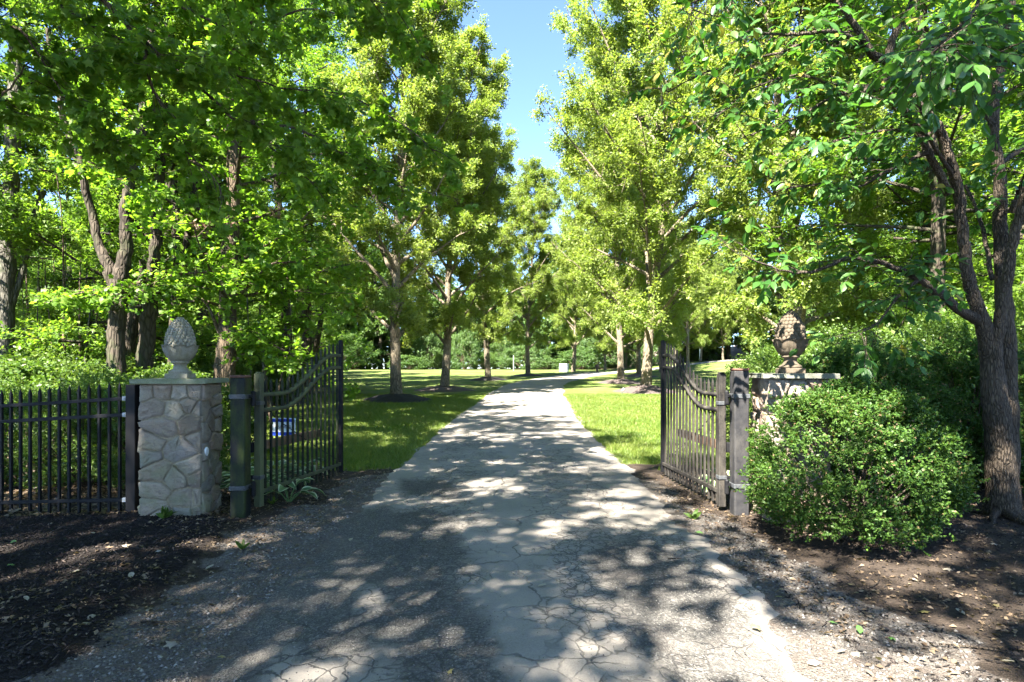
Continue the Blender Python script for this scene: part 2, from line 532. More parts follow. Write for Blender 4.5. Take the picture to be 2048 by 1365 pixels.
GX, GY = np.meshgrid(gx, gy)
GZ = ground(GX, GY)
nx, ny = len(gx), len(gy)
ii = (np.arange(ny - 1)[:, None] * nx + np.arange(nx - 1)[None, :]).ravel()
gF = np.stack([ii, ii + 1, ii + nx + 1, ii + nx], -1)
gme = mesh('ground', np.stack([GX, GY, GZ], -1), gF, True,
           {'lawn': m_lawn(GX, GY).ravel(), 'mulch': m_mulch(GX, GY).ravel(), 'gravel': m_gravel(GX, GY).ravel()})
struct(ob('ground', gme, m_ground()))

# ------------------------------------------------------------------ driveway
def pxg(px, py):                       # a pixel on the near, level ground
    d = EYE * F_PX / (py - HZ); return ((px - CX) / F_PX * d, d)
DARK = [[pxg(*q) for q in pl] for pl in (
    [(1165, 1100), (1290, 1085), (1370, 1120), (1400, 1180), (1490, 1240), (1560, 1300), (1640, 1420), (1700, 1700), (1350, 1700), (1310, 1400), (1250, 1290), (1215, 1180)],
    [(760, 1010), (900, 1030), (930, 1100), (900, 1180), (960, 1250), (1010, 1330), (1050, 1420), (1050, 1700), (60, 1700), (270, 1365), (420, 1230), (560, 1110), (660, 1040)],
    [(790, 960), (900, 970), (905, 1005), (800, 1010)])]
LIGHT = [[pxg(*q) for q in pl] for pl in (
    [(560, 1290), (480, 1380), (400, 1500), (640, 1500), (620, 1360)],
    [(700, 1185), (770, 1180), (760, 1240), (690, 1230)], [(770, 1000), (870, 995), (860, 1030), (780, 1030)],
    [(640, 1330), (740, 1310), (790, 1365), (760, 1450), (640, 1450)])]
def m_road():
    m, t, out = newmat('driveway'); b = NB(t)
    p = b.pos()
    nf = b.noise(p, 120, 4, .7); nm = b.noise(p, 14, 5, .65); nb = b.noise(p, 1.3, 4, .6)
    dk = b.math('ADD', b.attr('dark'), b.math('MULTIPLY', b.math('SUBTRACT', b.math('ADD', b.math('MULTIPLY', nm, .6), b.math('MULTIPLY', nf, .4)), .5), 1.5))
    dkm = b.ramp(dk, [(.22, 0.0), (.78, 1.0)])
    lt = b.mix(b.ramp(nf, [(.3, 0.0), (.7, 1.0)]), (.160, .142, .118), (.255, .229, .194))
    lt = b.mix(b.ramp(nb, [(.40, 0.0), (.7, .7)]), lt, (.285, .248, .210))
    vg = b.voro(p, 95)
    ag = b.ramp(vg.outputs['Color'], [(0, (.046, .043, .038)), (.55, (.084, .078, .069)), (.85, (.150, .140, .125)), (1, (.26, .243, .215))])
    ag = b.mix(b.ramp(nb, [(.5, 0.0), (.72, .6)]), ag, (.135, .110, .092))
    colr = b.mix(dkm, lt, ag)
    # cracks: a distorted cell pattern where the seal coat has failed
    dv = b.n('ShaderNodeVectorMath'); dv.operation = 'ADD'
    nn = b.n('ShaderNodeTexNoise'); b.set(nn.inputs['Vector'], p); nn.inputs['Scale'].default_value = 5; nn.inputs['Detail'].default_value = 4
    sc = b.n('ShaderNodeVectorMath'); sc.operation = 'SCALE'; b.set(sc.inputs[0], nn.outputs['Color']); sc.inputs['Scale'].default_value = .22
    b.set(dv.inputs[0], p); b.set(dv.inputs[1], sc.outputs[0])
    c1 = b.voro(dv.outputs[0], 6.5, 'DISTANCE_TO_EDGE').outputs['Distance']
    c2 = b.voro(dv.outputs[0], 1.3, 'DISTANCE_TO_EDGE').outputs['Distance']
    k1 = b.math('MULTIPLY', b.ramp(c1, [(.012, 1.0), (.045, 0.0)]), b.ramp(b.math('ADD', b.attr('crack'), b.math('MULTIPLY', b.math('SUBTRACT', b.noise(p, 2.2, 3), .5), 1.2)), [(.46, 0.0), (.70, 1.0)]))
    k2 = b.ramp(c2, [(.004, 1.0), (.012, 0.0)])
    k2 = b.math('MULTIPLY', k2, b.ramp(b.noise(p, .8, 2), [(.45, 0.0), (.55, .9)]))
    c3 = b.voro(dv.outputs[0], 15, 'DISTANCE_TO_EDGE').outputs['Distance']
    k3 = b.math('MULTIPLY', b.ramp(c3, [(.02, .9), (.07, 0.0)]), b.ramp(b.math('ADD', b.attr('crack'), b.math('MULTIPLY', b.math('SUBTRACT', b.noise(p, 1.6, 4), .5), 1.6)), [(.62, 0.0), (.80, 1.0)]))
    ck = b.math('MAXIMUM', b.math('MAXIMUM', k1, k2), k3)
    colr = b.mix(b.math('MULTIPLY', ck, .8), colr, (.050, .046, .042))
    h = b.math('SUBTRACT', b.math('ADD', b.math('MULTIPLY', nf, .35), b.math('MULTIPLY', vg.outputs['Distance'], b.math('MULTIPLY', dkm, 1.2))), b.math('MULTIPLY', ck, 1.2))
    b.out(b.bsdf(colr, .88, b.bump(h, .7, .012), .25), out)
    return m
# dense near, sparse far
arc = np.concatenate([[0], np.cumsum(np.linalg.norm(np.diff(CLD, axis=0), axis=1))])
ss = [0.0]
while ss[-1] < arc[-1]:
    yy = np.interp(ss[-1], arc, CLD[:, 1])
    ss.append(ss[-1] + (.05 if 1.5 < yy < 11 else .35 if yy < 30 else 1.0))
ss = np.array(ss[:-1])
rc = np.stack([np.interp(ss, arc, CLD[:, 0]), np.interp(ss, arc, CLD[:, 1])], -1)
tg = np.gradient(rc, axis=0); tg /= np.linalg.norm(tg, axis=1)[:, None]
nr = np.stack([tg[:, 1], -tg[:, 0]], -1)
hwl = np.interp(rc[:, 1], [0, 2.8, 5, 8.5, 24, 80], [1.5, 1.52, 1.62, 1.74, 1.78, 1.6]) + (fbm(ss * 1.4, ss * 0, 71) - .5) * .30 + (fbm(ss * 7, ss * 0, 73) - .5) * .16
hwr = np.interp(rc[:, 1], [0, 2.8, 5, 8.5, 24, 80], [1.45, 1.5, 1.64, 1.74, 1.82, 1.6]) + (fbm(ss * 1.4, ss * 0 + 5, 72) - .5) * .24 + (fbm(ss * 7, ss * 0 + 5, 74) - .5) * .16
NU = 66
us = np.linspace(-1, 1, NU)
rx = rc[:, 0, None] + nr[:, 0, None] * np.where(us < 0, us * hwl[:, None], us * hwr[:, None])
ry = rc[:, 1, None] + nr[:, 1, None] * np.where(us < 0, us * hwl[:, None], us * hwr[:, None])
edge = 1 - np.abs(us)[None, :]
rz = ground0(rx, ry) + .022 * sst(0, .05, edge) + .02 * sst(0, 1, edge) - .004
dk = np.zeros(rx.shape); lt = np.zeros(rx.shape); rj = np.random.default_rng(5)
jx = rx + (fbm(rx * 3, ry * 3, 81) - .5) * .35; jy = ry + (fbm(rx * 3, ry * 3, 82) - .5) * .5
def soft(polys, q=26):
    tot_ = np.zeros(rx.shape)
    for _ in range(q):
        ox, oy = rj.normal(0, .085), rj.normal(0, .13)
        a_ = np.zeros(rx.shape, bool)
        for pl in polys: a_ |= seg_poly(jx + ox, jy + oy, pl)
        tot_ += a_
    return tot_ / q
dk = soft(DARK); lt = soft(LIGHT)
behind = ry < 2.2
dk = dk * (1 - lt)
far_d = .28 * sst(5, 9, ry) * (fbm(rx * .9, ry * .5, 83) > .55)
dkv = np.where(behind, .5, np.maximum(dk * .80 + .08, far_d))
rz = rz - .012 * dk
crk = np.clip(.34 + .35 * sst(.9, .2, np.abs(np.abs(rx - np.interp(ry, CLD[:500, 1], CLD[:500, 0])) - .75)) + .5 * ((rx > .35) & (rx < 1.5) & (ry > 3.6) & (ry < 5.4)) - .25 * sst(10, 20, ry), 0, 1)
m_, n_ = rx.shape
ii = (np.arange(m_ - 1)[:, None] * n_ + np.arange(n_ - 1)[None, :]).ravel()
rF = np.stack([ii, ii + 1, ii + n_ + 1, ii + n_], -1)[:, ::1]
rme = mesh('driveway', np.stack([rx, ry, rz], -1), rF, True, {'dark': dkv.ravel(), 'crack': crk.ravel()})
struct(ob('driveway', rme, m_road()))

# ------------------------------------------------------------------ stone gate pillars
def clip(poly, nx_, ny_, c_):
    out = []
    for i in range(len(poly)):
        a, b = poly[i], poly[(i + 1) % len(poly)]
        da = a[0] * nx_ + a[1] * ny_ - c_; db = b[0] * nx_ + b[1] * ny_ - c_
        if da <= 0: out.append(a)
        if da * db < 0:
            t = da / (da - db); out.append((a[0] + (b[0] - a[0]) * t, a[1] + (b[1] - a[1]) * t))
    return out
def cells(seeds, u0, u1, v0, v1, an=1.25):
    res = []
    for i, (u, v) in enumerate(seeds):
        poly = [(u0 / an, v0), (u1 / an, v0), (u1 / an, v1), (u0 / an, v1)]
        for j, (a, b) in enumerate(seeds):
            if i == j: continue
            du, dv = (a - u) / an, b - v
            poly = clip(poly, du, dv, (a * a / an / an - u * u / an / an + b * b - v * v) / 2)
            if len(poly) < 3: break
        if len(poly) >= 3: res.append([(p[0] * an, p[1]) for p in poly])
    return res
def stone_mesh(poly, gap, proud, rng):
    P = np.array(poly, float)
    # resample, round the corners
    for _ in range(1):
        Q = []
        for i in range(len(P)):
            a, b = P[i], P[(i + 1) % len(P)]
            Q += [a * .93 + b * .07, a * .72 + b * .28, a * .4 + b * .6, a * .07 + b * .93]
        P = np.array(Q)
    cen = P.mean(0)
    d = P - cen
    r = np.linalg.norm(d, axis=1)
    n = len(P)
    wob = np.array([rng.uniform(-1, 1) for _ in range(n)])
    wob = (wob + np.roll(wob, 1)) / 1.6
    k = np.clip((r - gap) / r, .3, 1)
    P = cen + d * (k * (1 + .05 * wob))[:, None]
    tilt = np.array([rng.uniform(-.13, .13), rng.uniform(-.13, .13)])
    rings = []
    for sc, hh in ((1.03, -.012), (1.0, proud * .72), (.955, proud * .97), (.66, proud * 1.03), (.32, proud * 1.0)):
        Q = cen + (P - cen) * sc
        h = hh + ((Q - cen) @ tilt if sc < 1.01 else 0) + (np.array([rng.gauss(0, .0050) for _ in range(n)]) if sc < 1.0 else 0)
        rings.append(np.column_stack([Q[:, 0], Q[:, 1], np.broadcast_to(h, (n,))]))
    V = np.vstack(rings + [np.array([[cen[0], cen[1], proud * 1.0 + rng.gauss(0, .003)]])])
    F = []
    for a in range(4):
        for i in range(n):
            j = (i + 1) % n
            F += [(a * n + i, a * n + j, (a + 1) * n + j), (a * n + i, (a + 1) * n + j, (a + 1) * n + i)]
    c0 = 5 * n
    for i in range(n): F.append((4 * n + i, 4 * n + (i + 1) % n, c0))
    return V, np.array(F)

def face_frame(k, hw):
    # local frames of the four faces: 0 front (-Y), 1 right (+X), 2 back, 3 left
    U = [(1, 0, 0), (0, 1, 0), (-1, 0, 0), (0, -1, 0)][k]
    N = [(0, -1, 0), (1, 0, 0), (0, 1, 0), (-1, 0, 0)][k]
    return np.array(U, float), np.array(N, float) * hw
FRONT_PX = [(292, 788), (326, 787), (357, 790), (385, 788), (311, 818), (347, 821), (374, 813), (393, 820), (324, 857), (382, 852), (302, 886), (356, 904), (296, 915), (398, 880), (316, 946), (376, 938), (348, 958), (392, 958), (312, 982), (366, 1002), (304, 1013), (395, 1000), (322, 1034), (362, 1031), (394, 1030)]
SIDE_PX = [(404, 788), (428, 784), (430, 808), (405, 825), (432, 830), (418, 850), (434, 862), (405, 872), (430, 893), (404, 910), (424, 938), (404, 945), (434, 968), (412, 978), (428, 1006), (408, 1012), (420, 1034), (436, 1030)]
def pillar(name, label, loc, rz, H, mat, seed, front, side, sidek, slab, hw=.265):
    rng = random.Random(seed)
    t = thing(name, label, 'gate pillar', loc, rz)
    mb = MB(); mb.box(0, 0, H / 2 - .1, 2 * hw + .016, 2 * hw + .016, H + .2 - .002, bev=.012)
    ob('mortar_core', mb.done('mortar_core'), M_MORTAR, t)
    for k in range(4):
        U, N = face_frame(k, hw)
        ext = hw + (.030 if k in (0, 2) else -.004)
        if k == 0: sd = [(-ext + a * 2 * ext, b * H) for a, b in front]
        elif k == sidek: sd = [(-ext + a * 2 * ext, b * H) for a, b in side]
        else:
            sd = []
            nrow = 8
            for r in range(nrow):
                nc = rng.choice([2, 3, 3])
                for q in range(nc):
                    sd.append((-ext + (q + rng.uniform(.25, .75)) / nc * 2 * ext, (r + rng.uniform(.3, .7)) / nrow * H))
        for poly in cells(sd, -ext, ext, 0.0, H):
            V, F = stone_mesh(poly, rng.uniform(.008, .014), rng.uniform(.020, .046), rng)
            W = V[:, 0:1] * U + V[:, 1:2] * np.array([[0, 0, 1.]]) + N[None] * (1 + V[:, 2:3] / hw)
            cen = W.mean(0)
            ob('stone', mesh('stone', W - cen, F), mat, t, loc=cen)
    mb = MB()
    vs = mb.box(0, 0, H + .0245, .70, .70, .049, bev=.004)
    for v in mb.bm.verts:
        v.co.x += rng.gauss(0, .003); v.co.y += rng.gauss(0, .003)
    ob('capstone', mb.done('capstone'), slab, t)
    return t
fr = [((px - 283) / 112.0, (1040 - py) / 268.0) for px, py in FRONT_PX]
sd = [((px - 397) / 44.0, (1040 - py) / 268.0) for px, py in SIDE_PX]
LP = np.array([-3.43, 6.24]); RP = np.array([2.82, 6.10])
LH, RH = 1.35, 1.405
pl = pillar('stone_pillar', 'pale grey fieldstone gate pillar with flat slab beside black picket fence', (LP[0], LP[1], 0), math.radians(7), LH, M_STONE, 4, fr, sd, 1, M_SLAB)
rngp = random.Random(12)
fr2 = [((q + rngp.uniform(.3, .7)) / 3, (r + rngp.uniform(.25, .75)) / 8) for r in range(8) for q in range(3)]
sd2 = [((q + rngp.uniform(.3, .7)) / 2, (r + rngp.uniform(.25, .75)) / 8) for r in range(8) for q in range(2)]
pr = pillar('stone_pillar', 'brown fieldstone gate pillar half hidden by round boxwood', (RP[0], RP[1], 0), math.radians(-7), RH, M_STONER, 9, fr2, sd2, 3, M_SLABR)
# the white photo-eye on the left pillar's inner face
mb = MB(); mb.lathe([(.046, 0), (.048, .006), (.044, .014), (.030, .017), (.010, .017)], 20, Matrix.Translation((.302, -.19, .66)) @ Matrix.Rotation(math.radians(90), 4, 'Y'))
eo = ob('reflector_disc', mb.done('reflector_disc', True), M_WHITE, pl); eo['label'] = 'white round reflector disc on the pillar'

# ------------------------------------------------------------------ pinecone finials
def scale_mesh(n=10, m=5):
    # one overlapping cone scale: rounded lobe with a small tip, pointing +X
    V = []; F = []
    for i in range(m + 1):
        th = math.pi / 2 * i / m
        for j in range(n):
            a = 2 * math.pi * j / n
            rr = math.cos(th)
            x = math.sin(th) * .62
            y = rr * math.cos(a) * .56; z = rr * math.sin(a) * .56
            z += -.22 * max(0, math.sin(th)) ** 2 * (1 if i > 1 else .4)
            if a > math.pi: z *= 1.18
            V.append((x, y, z))
    for i in range(m):
        for j in range(n):
            F.append((i * n + j, i * n + (j + 1) % n, (i + 1) * n + (j + 1) % n, (i + 1) * n + j))
    return mesh('scale', V, np.array(F), True)
SCALE_L = scale_mesh(); SCALE_R = SCALE_L.copy()
def acanthus_mesh(mat_seed):
    # a curved leaf of the cup: grid in (u across, v up), bent on the bowl, with a rolled lip
    nu, nv = 9, 10
    V = []
    for side in (0, 1):
        for j in range(nv):
            v = j / (nv - 1)
            r = .070 + .105 * math.sin(min(v, .95) * math.pi / 2 / .95) ** .8
            z = .172 + .188 * v
            if v > .86: r += .022 * (v - .86) / .14; z -= .012 * ((v - .86) / .14) ** 2
            half = .47 * (.45 + .55 * math.sin(math.pi * min(1, v * .62 + .12)))
            for i in range(nu):
                u = -1 + 2 * i / (nu - 1)
                a = u * half
                rib = .006 * math.cos(u * math.pi * 3) + .008 * (1 - abs(u)) + .010 * math.exp(-(u / .12) ** 2)
                rr = r + rib * (1 - side) - .014 * side
                zz = z - (.030 * u * u if v > .6 else .030 * u * u * v / .6)
                V.append((rr * math.cos(a), rr * math.sin(a), zz))
    F = []
    for side in (0, 1):
        o_ = side * nu * nv
        for j in range(nv - 1):
            for i in range(nu - 1):
                q = (o_ + j * nu + i, o_ + j * nu + i + 1, o_ + (j + 1) * nu + i + 1, o_ + (j + 1) * nu + i)
                F.append(q if side == 0 else q[::-1])
    bd = [j * nu for j in range(nv)] + [(nv - 1) * nu + i for i in range(1, nu)] + [j * nu + nu - 1 for j in range(nv - 2, -1, -1)] + [i for i in range(nu - 2, 0, -1)]
    for a, b_ in zip(bd, bd[1:] + bd[:1]):
        F.append((b_, a, a + nu * nv, b_ + nu * nv))
    return mesh('acanthus_leaf', V, np.array(F), True)
def finial(label, loc, rz, mat, smesh, s=1.0):
    t = thing('pinecone_finial', label, 'finial', loc, rz, scale=(.85, .85, 1.0))
    mb = MB(); mb.box(0, 0, .026, .262, .262, .052, bev=.006); ob('plinth', mb.done('plinth'), mat, t)
    mb = MB(); mb.lathe([(.120, .0505), (.128, .060), (.128, .070), (.118, .080), (.098, .088), (.080, .105), (.072, .125), (.072, .145), (.084, .155), (.100, .160), (.104, .168), (.100, .176), (.080, .182)], 28)
    ob('pedestal', mb.done('pedestal', True), mat, t)
    mb = MB(); mb.lathe([(.060, .178), (.110, .192), (.140, .225), (.155, .270), (.160, .320), (.150, .345), (.02, .350)], 28)
    cup = ob('cup', mb.done('cup', True), mat, t)
    am = acanthus_mesh(0)
    for k in range(8):
        ob('acanthus_leaf', am, mat, cup, rot=(0, 0, 2 * math.pi * (k + .5) / 8))
    prof = lambda v: .148 * max(0.0, 1 - max(0.0, v - .04) ** 2.1 / .95) ** .72
    mb = MB(); mb.lathe([(max(.004, prof(v) - .006), .335 + .298 * v) for v in np.linspace(0, .995, 16)], 24)
    cone = ob('cone', mb.done('cone', True), mat, t)
    z = .352; row = 0
    while z < .622:
        v = (z - .335) / .298
        R = prof(v)
        sz = .020 + .030 * (R / .15)
        n = max(5, int(round(2 * math.pi * R / (sz * .98))))
        dr = (prof(v + .03) - prof(v - .03)) / (.06 * .298)
        pit = math.atan2(1, -dr) if dr < 0 else math.pi / 2
        for k in range(n):
            a = 2 * math.pi * (k + .5 * (row % 2)) / n
            o = ob('scale', smesh, mat, cone, loc=((R - .005) * math.cos(a), (R - .005) * math.sin(a), z), scale=sz * 1.08)
            o.rotation_euler = (0, -(math.pi / 2 - pit) * .9, a)
        z += sz * .78; row += 1
    ob('scale', smesh, mat, cone, loc=(0, 0, .618), rot=(0, -math.pi / 2, 0), scale=.03)
    return t
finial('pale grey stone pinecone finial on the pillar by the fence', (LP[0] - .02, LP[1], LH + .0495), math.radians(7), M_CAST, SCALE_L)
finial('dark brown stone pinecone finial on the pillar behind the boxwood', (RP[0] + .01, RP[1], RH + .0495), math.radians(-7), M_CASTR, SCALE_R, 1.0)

# ------------------------------------------------------------------ fence, gate posts, gates
def picket_mesh(h, w=.024, tip=.065):
    a = w / 2; b = a * .55
    V = [(-a, -a, 0), (a, -a, 0), (a, a, 0), (-a, a, 0), (-a, -a, h - tip), (a, -a, h - tip), (a, a, h - tip), (-a, a, h - tip), (0, 0, h)]
    me = bpy.data.meshes.new('picket')
    me.from_pydata(V, [], [(3, 2, 1, 0), (0, 1, 5, 4), (1, 2, 6, 5), (2, 3, 7, 6), (3, 0, 4, 7), (4, 5, 8), (5, 6, 8), (6, 7, 8), (7, 4, 8)])
    return me
A = np.array([-5.43 - 2 * .62 * 1.0, 6.4 + 2 * .127]); Bq = np.array([-3.90, 6.09])
fdir = (Bq - np.array([-5.43, 6.4])); flen0 = np.linalg.norm(fdir); fdir /= flen0
frz = math.atan2(fdir[1], fdir[0])
# local frame: origin at the pillar end, +X towards the pillar
FL = 3.4
ft = thing('iron_fence', 'black iron picket fence panel left of the stone pillar', 'fence', (Bq[0], Bq[1], 0), frz)
slope = .062
def fz(x): return slope * x            # x <= 0 going left, so lower
pk = picket_mesh(1.345)
xk = -.095
while xk > -FL:
    ob('picket', pk, M_IRON, ft, loc=(xk, 0, .035 + fz(xk)))
    xk -= .1235
for zz, nm in ((1.20, 'top_rail'), (1.035, 'middle_rail'), (.172, 'bottom_rail')):
    mb = MB(); mb.box(-FL / 2 - .005, -.0, 0, FL - .01, .030, .036, bev=.003)
    ob(nm, mb.done(nm), M_IRON, ft, loc=(0, 0, zz), rot=(0, -math.atan(slope), 0))
    mb = MB(); mb.box(0, 0, 0, .050, .040, .044, bev=.003); mb.box(.0, -.022, 0, .012, .012, .012)
    ob('bracket', mb.done('bracket'), M_GALV, ft, loc=(-.022, -.004, zz))
mb = MB(); mb.box(0, 0, .65, .115, .115, 1.38, bev=.005)
ob('post', mb.done('post'), M_IRON, ft, loc=(.062, .02, 0))

def gate_post(label, x, y, top, mat, sgn, capmat):
    t = thing('gate_post', label, 'gate post', (x, y, 0))
    mb = MB(); mb.box(0, 0, (top - .02) / 2 - .1, .150, .150, top - .02 + .2, bev=.010)
    ob('shaft', mb.done('shaft'), mat, t)
    mb = MB(); mb.box(0, 0, top - .008, .154, .154, .026, bev=.008); ob('cap', mb.done('cap'), capmat, t)
    for zz in (1.22, .30):
        mb = MB(); mb.box(0, 0, zz, .166, .166, .046, bev=.004); mb.box(sgn * .055, -.086, zz, .022, .014, .022)
        st = ob('strap', mb.done('strap'), M_STRAP, t)
        mb = MB(); mb.box(sgn * .098, .02, zz, .04, .05, .03, bev=.004); mb.lathe([(.020, zz - .10), (.024, zz - .09), (.024, zz + .04), (.016, zz + .055)], 12, Matrix.Translation((sgn * .118, .03, 0)))
        ob('hinge', mb.done('hinge'), M_IRON, st)
    return t
gate_post('black square gate post stained green with algae beside the pale pillar', -2.755, 6.09, 1.43, M_POSTL, 1, M_RUST)
gate_post('grey square gate post with rusty top next to the boxwood', 2.345, 6.19, 1.50, M_POSTR, -1, M_RUST)

def gate(label, hx, hy, ex, ey, m_stile, m_bar, m_rail, mir):
    dx, dy = ex - hx, ey - hy
    Lg = math.hypot(dx, dy)
    t = thing('iron_gate', label, 'gate', (hx, hy, 0), math.atan2(dy, dx))
    prof = lambda s: float(sst(.22, .90, s))
    mb = MB(); mb.box(0, 0, .75, .074, .074, 1.40, bev=.006); mb.box(0, 0, 1.458, .060, .060, .016, bev=.006)
    ob('hinge_stile', mb.done('hinge_stile'), m_stile, t)
    mb = MB(); mb.box(Lg, 0, .98, .052, .052, 1.80, bev=.004); mb.box(Lg, 0, 1.887, .040, .040, .012, bev=.004)
    ob('end_stile', mb.done('end_stile'), M_IRON, t)
    n = 16
    for k in range(n):
        s = (k + 1) / (n + 1.0)
        x = s * Lg
        top = 1.40 + .455 * prof(s) + (.0 if s < .9 else .01)
        ob('picket', picket_mesh(top - .06, .022, .055), m_bar, t, loc=(x, 0, .06))
    for z0, nm in ((1.225, 'top_rail'), (1.062, 'lower_rail')):
        N = 40; V = []
        for i in range(N + 1):
            s = i / N; x = .037 + s * (Lg - .063)
            z = z0 + .455 * prof(s)
            dzz = (prof(min(1, s + .01)) - prof(max(0, s - .01))) * .455 / (.02 * Lg)
            nxx, nzz = -dzz / math.hypot(1, dzz), 1 / math.hypot(1, dzz)
            for (a, b_) in ((-1, -1), (1, -1), (1, 1), (-1, 1)):
                V.append((x + nxx * .021 * b_, a * .019, z + nzz * .021 * b_))
        F = []
        for i in range(N):
            for q in range(4):
                F.append((i * 4 + q, i * 4 + (q + 1) % 4, i * 4 + 4 + (q + 1) % 4, i * 4 + 4 + q))
        F += [(3, 2, 1, 0), (N * 4, N * 4 + 1, N * 4 + 2, N * 4 + 3)]
        ob(nm, mesh(nm, V, np.array(F)), m_rail, t)
    mb = MB(); mb.box(Lg / 2 + .006, 0, .20, Lg - .066, .038, .042, bev=.003)
    ob('bottom_rail', mb.done('bottom_rail'), m_rail, t)
    back = 1 if mir else -1     # side away from the drive
    mb = MB(); mb.box(.75, -back * .055, .675, 1.35, .040, .095, bev=.004)
    ob('brace_board', mb.done('brace_board'), M_BOARD, t)
    mb = MB(); mb.box(.0, -back * .062, .675, .13, .05, .10, bev=.004)
    ob('board_bracket', mb.done('board_bracket'), M_IRON, t)
    mb = MB(); mb.tube([(.05, -back * .025, 1.13), (.5, -back * .025, .88), (1.2, -back * .025, .55), (Lg - .05, -back * .025, .26)], .0055, 6)
    ob('diagonal_rod', mb.done('diagonal_rod'), M_IRON, t)
    for zz in (1.14, .36):
        mb = MB(); mb.box(-.002, 0, zz, .088, .088, .040, bev=.004)
        cl = ob('hinge_clamp', mb.done('hinge_clamp'), M_STRAP, t)
        mb = MB(); mb.box(-.01, back * -.06, zz, .05, .05, .035, bev=.004); ob('hinge_pin', mb.done('hinge_pin'), M_IRON, cl)
    return t
gate('left open iron gate leaf green with algae beside the hostas', -2.665, 6.32, -2.345, 8.22, M_RAILG, M_IRONG, M_RAILG, False)
gate('right open grey iron gate leaf in front of the sunny lawn', 2.205, 6.32, 2.075, 8.25, M_IRONR, M_IRONR, M_IRONR, True)

# ------------------------------------------------------------------ yard sign, utility cabinet, small things on the lawn
def text_mesh(txt, size):
    cu = bpy.data.curves.new('lettering', 'FONT'); cu.body = txt; cu.size = size; cu.align_x = 'CENTER'; cu.align_y = 'CENTER'; cu.extrude = .0015
    o = bpy.data.objects.new('lettering', cu); COL.objects.link(o)
    dg = bpy.context.evaluated_depsgraph_get()
    me = bpy.data.meshes.new_from_object(o.evaluated_get(dg))
    bpy.data.objects.remove(o); bpy.data.curves.remove(cu)
    return me
M_BLUE = m_plain('sign_blue', (.020, .055, .36), .45, var=.05)
M_NAVY = m_plain('sign_ink', (.015, .02, .10), .5, var=.05)
M_SIGNW = m_plain('sign_white', (.62, .66, .68), .45, var=.04)
sx, sy = -3.73, 9.8
sz = gz(sx, sy)
st = thing('yard_sign', 'small white yard sign with blue bands behind the left gate', 'sign', (sx, sy, sz), math.radians(-4))
mb = MB(); mb.box(0, 0, .53, .40, .010, .295, bev=.003); pn = ob('panel', mb.done('panel'), M_SIGNW, st)
mb = MB(); mb.box(0, -.0068, .640, .376, .003, .050); ob('top_band', mb.done('top_band'), M_BLUE, pn)
mb = MB(); mb.box(0, -.0068, .420, .376, .003, .056); ob('bottom_band', mb.done('bottom_band'), M_BLUE, pn)
for ch, u in (('U', -.062), ('A', .024), ('S', .113)):
    ob('letter', text_mesh(ch, .062), M_NAVY, pn, loc=(u, -.0075, .535), rot=(math.radians(90), 0, 0))
for sgn in (-1, 1):
    mb = MB(); mb.tube([(sgn * .11, .008, -.1), (sgn * .11, .008, .60)], .004, 6); ob('stake', mb.done('stake'), M_STRAP, st)

ux, uy = 5.55, 64.0
uz = gz(ux, uy)
ut = thing('utility_cabinet', 'white utility cabinet beside a tree trunk by the drive bend', 'utility box', (ux, uy, uz), math.radians(-24))
mb = MB(); mb.box(0, 0, .42, .86, .62, .84, bev=.02); ob('housing', mb.done('housing'), m_plain('cabinet_paint', (.55, .57, .55), .5, var=.05, sc=3), ut)
mb = MB(); mb.box(0, 0, .865, .90, .66, .05, bev=.015); ob('lid', mb.done('lid'), m_plain('cabinet_lid', (.50, .52, .50), .5, var=.05), ut)
for s_ in (-1, 1):
    mb = MB(); mb.box(s_ * .205, -.316, .42, .39, .012, .70, bev=.004); dr_ = ob('door', mb.done('door'), m_plain('cabinet_door', (.57, .59, .57), .5, var=.05), ut)
    mb = MB(); mb.box(s_ * .05, -.330, .45, .02, .02, .10, bev=.003); ob('handle', mb.done('handle'), M_STRAP, dr_)
px_, py_ = .19, 75.0
pt = thing('marker_post', 'thin pale marker post at the far edge of the lawn', 'post', (px_, py_, gz(px_, py_)))
mb = MB(); mb.tube([(0, 0, -.2), (0, 0, 1.85)], .045, 8); ob('shaft', mb.done('shaft'), m_plain('pale_post', (.42, .44, .42), .6), pt)
mb = MB(); mb.box(0, 0, 1.87, .11, .11, .06, bev=.01); ob('cap', mb.done('cap'), M_STRAP, pt)
lx, ly = 5.05, 27.6
lt_ = thing('landscape_spotlight', 'small pale spotlight on a stake beside the mulch', 'garden light', (lx, ly, gz(lx, ly)), .3)
mb = MB(); mb.tube([(0, 0, -.1), (.02, 0, .14)], .014, 8); ob('stake', mb.done('stake'), M_STRAP, lt_)
mb = MB(); mb.lathe([(.02, 0), (.045, .02), (.055, .13), (.05, .15), (.01, .15)], 14, Matrix.Translation((.02, 0, .13)) @ Matrix.Rotation(.6, 4, 'Y')); ob('lamp_head', mb.done('lamp_head', True), m_plain('pale_metal', (.5, .52, .46), .5), lt_)
ax_, ay_ = 9.3, 65.5
at_ = thing('brown_topiary', 'small brown rounded topiary shrub at the drive edge far off', 'marker', (ax_, ay_, gz(ax_, ay_)), .3)
mb = MB(); mb.lathe([(.10, -.05), (.12, .1), (.09, .3), (.10, .34), (.20, .40), (.24, .55), (.21, .72), (.10, .82), (.02, .84)], 14)  # stands for what looks like a small brown topiary; the turned shape is invented
ob('body', mb.done('body', True), m_plain('topiary_brown', (.11, .075, .055), .9, var=.4, sc=8), at_)

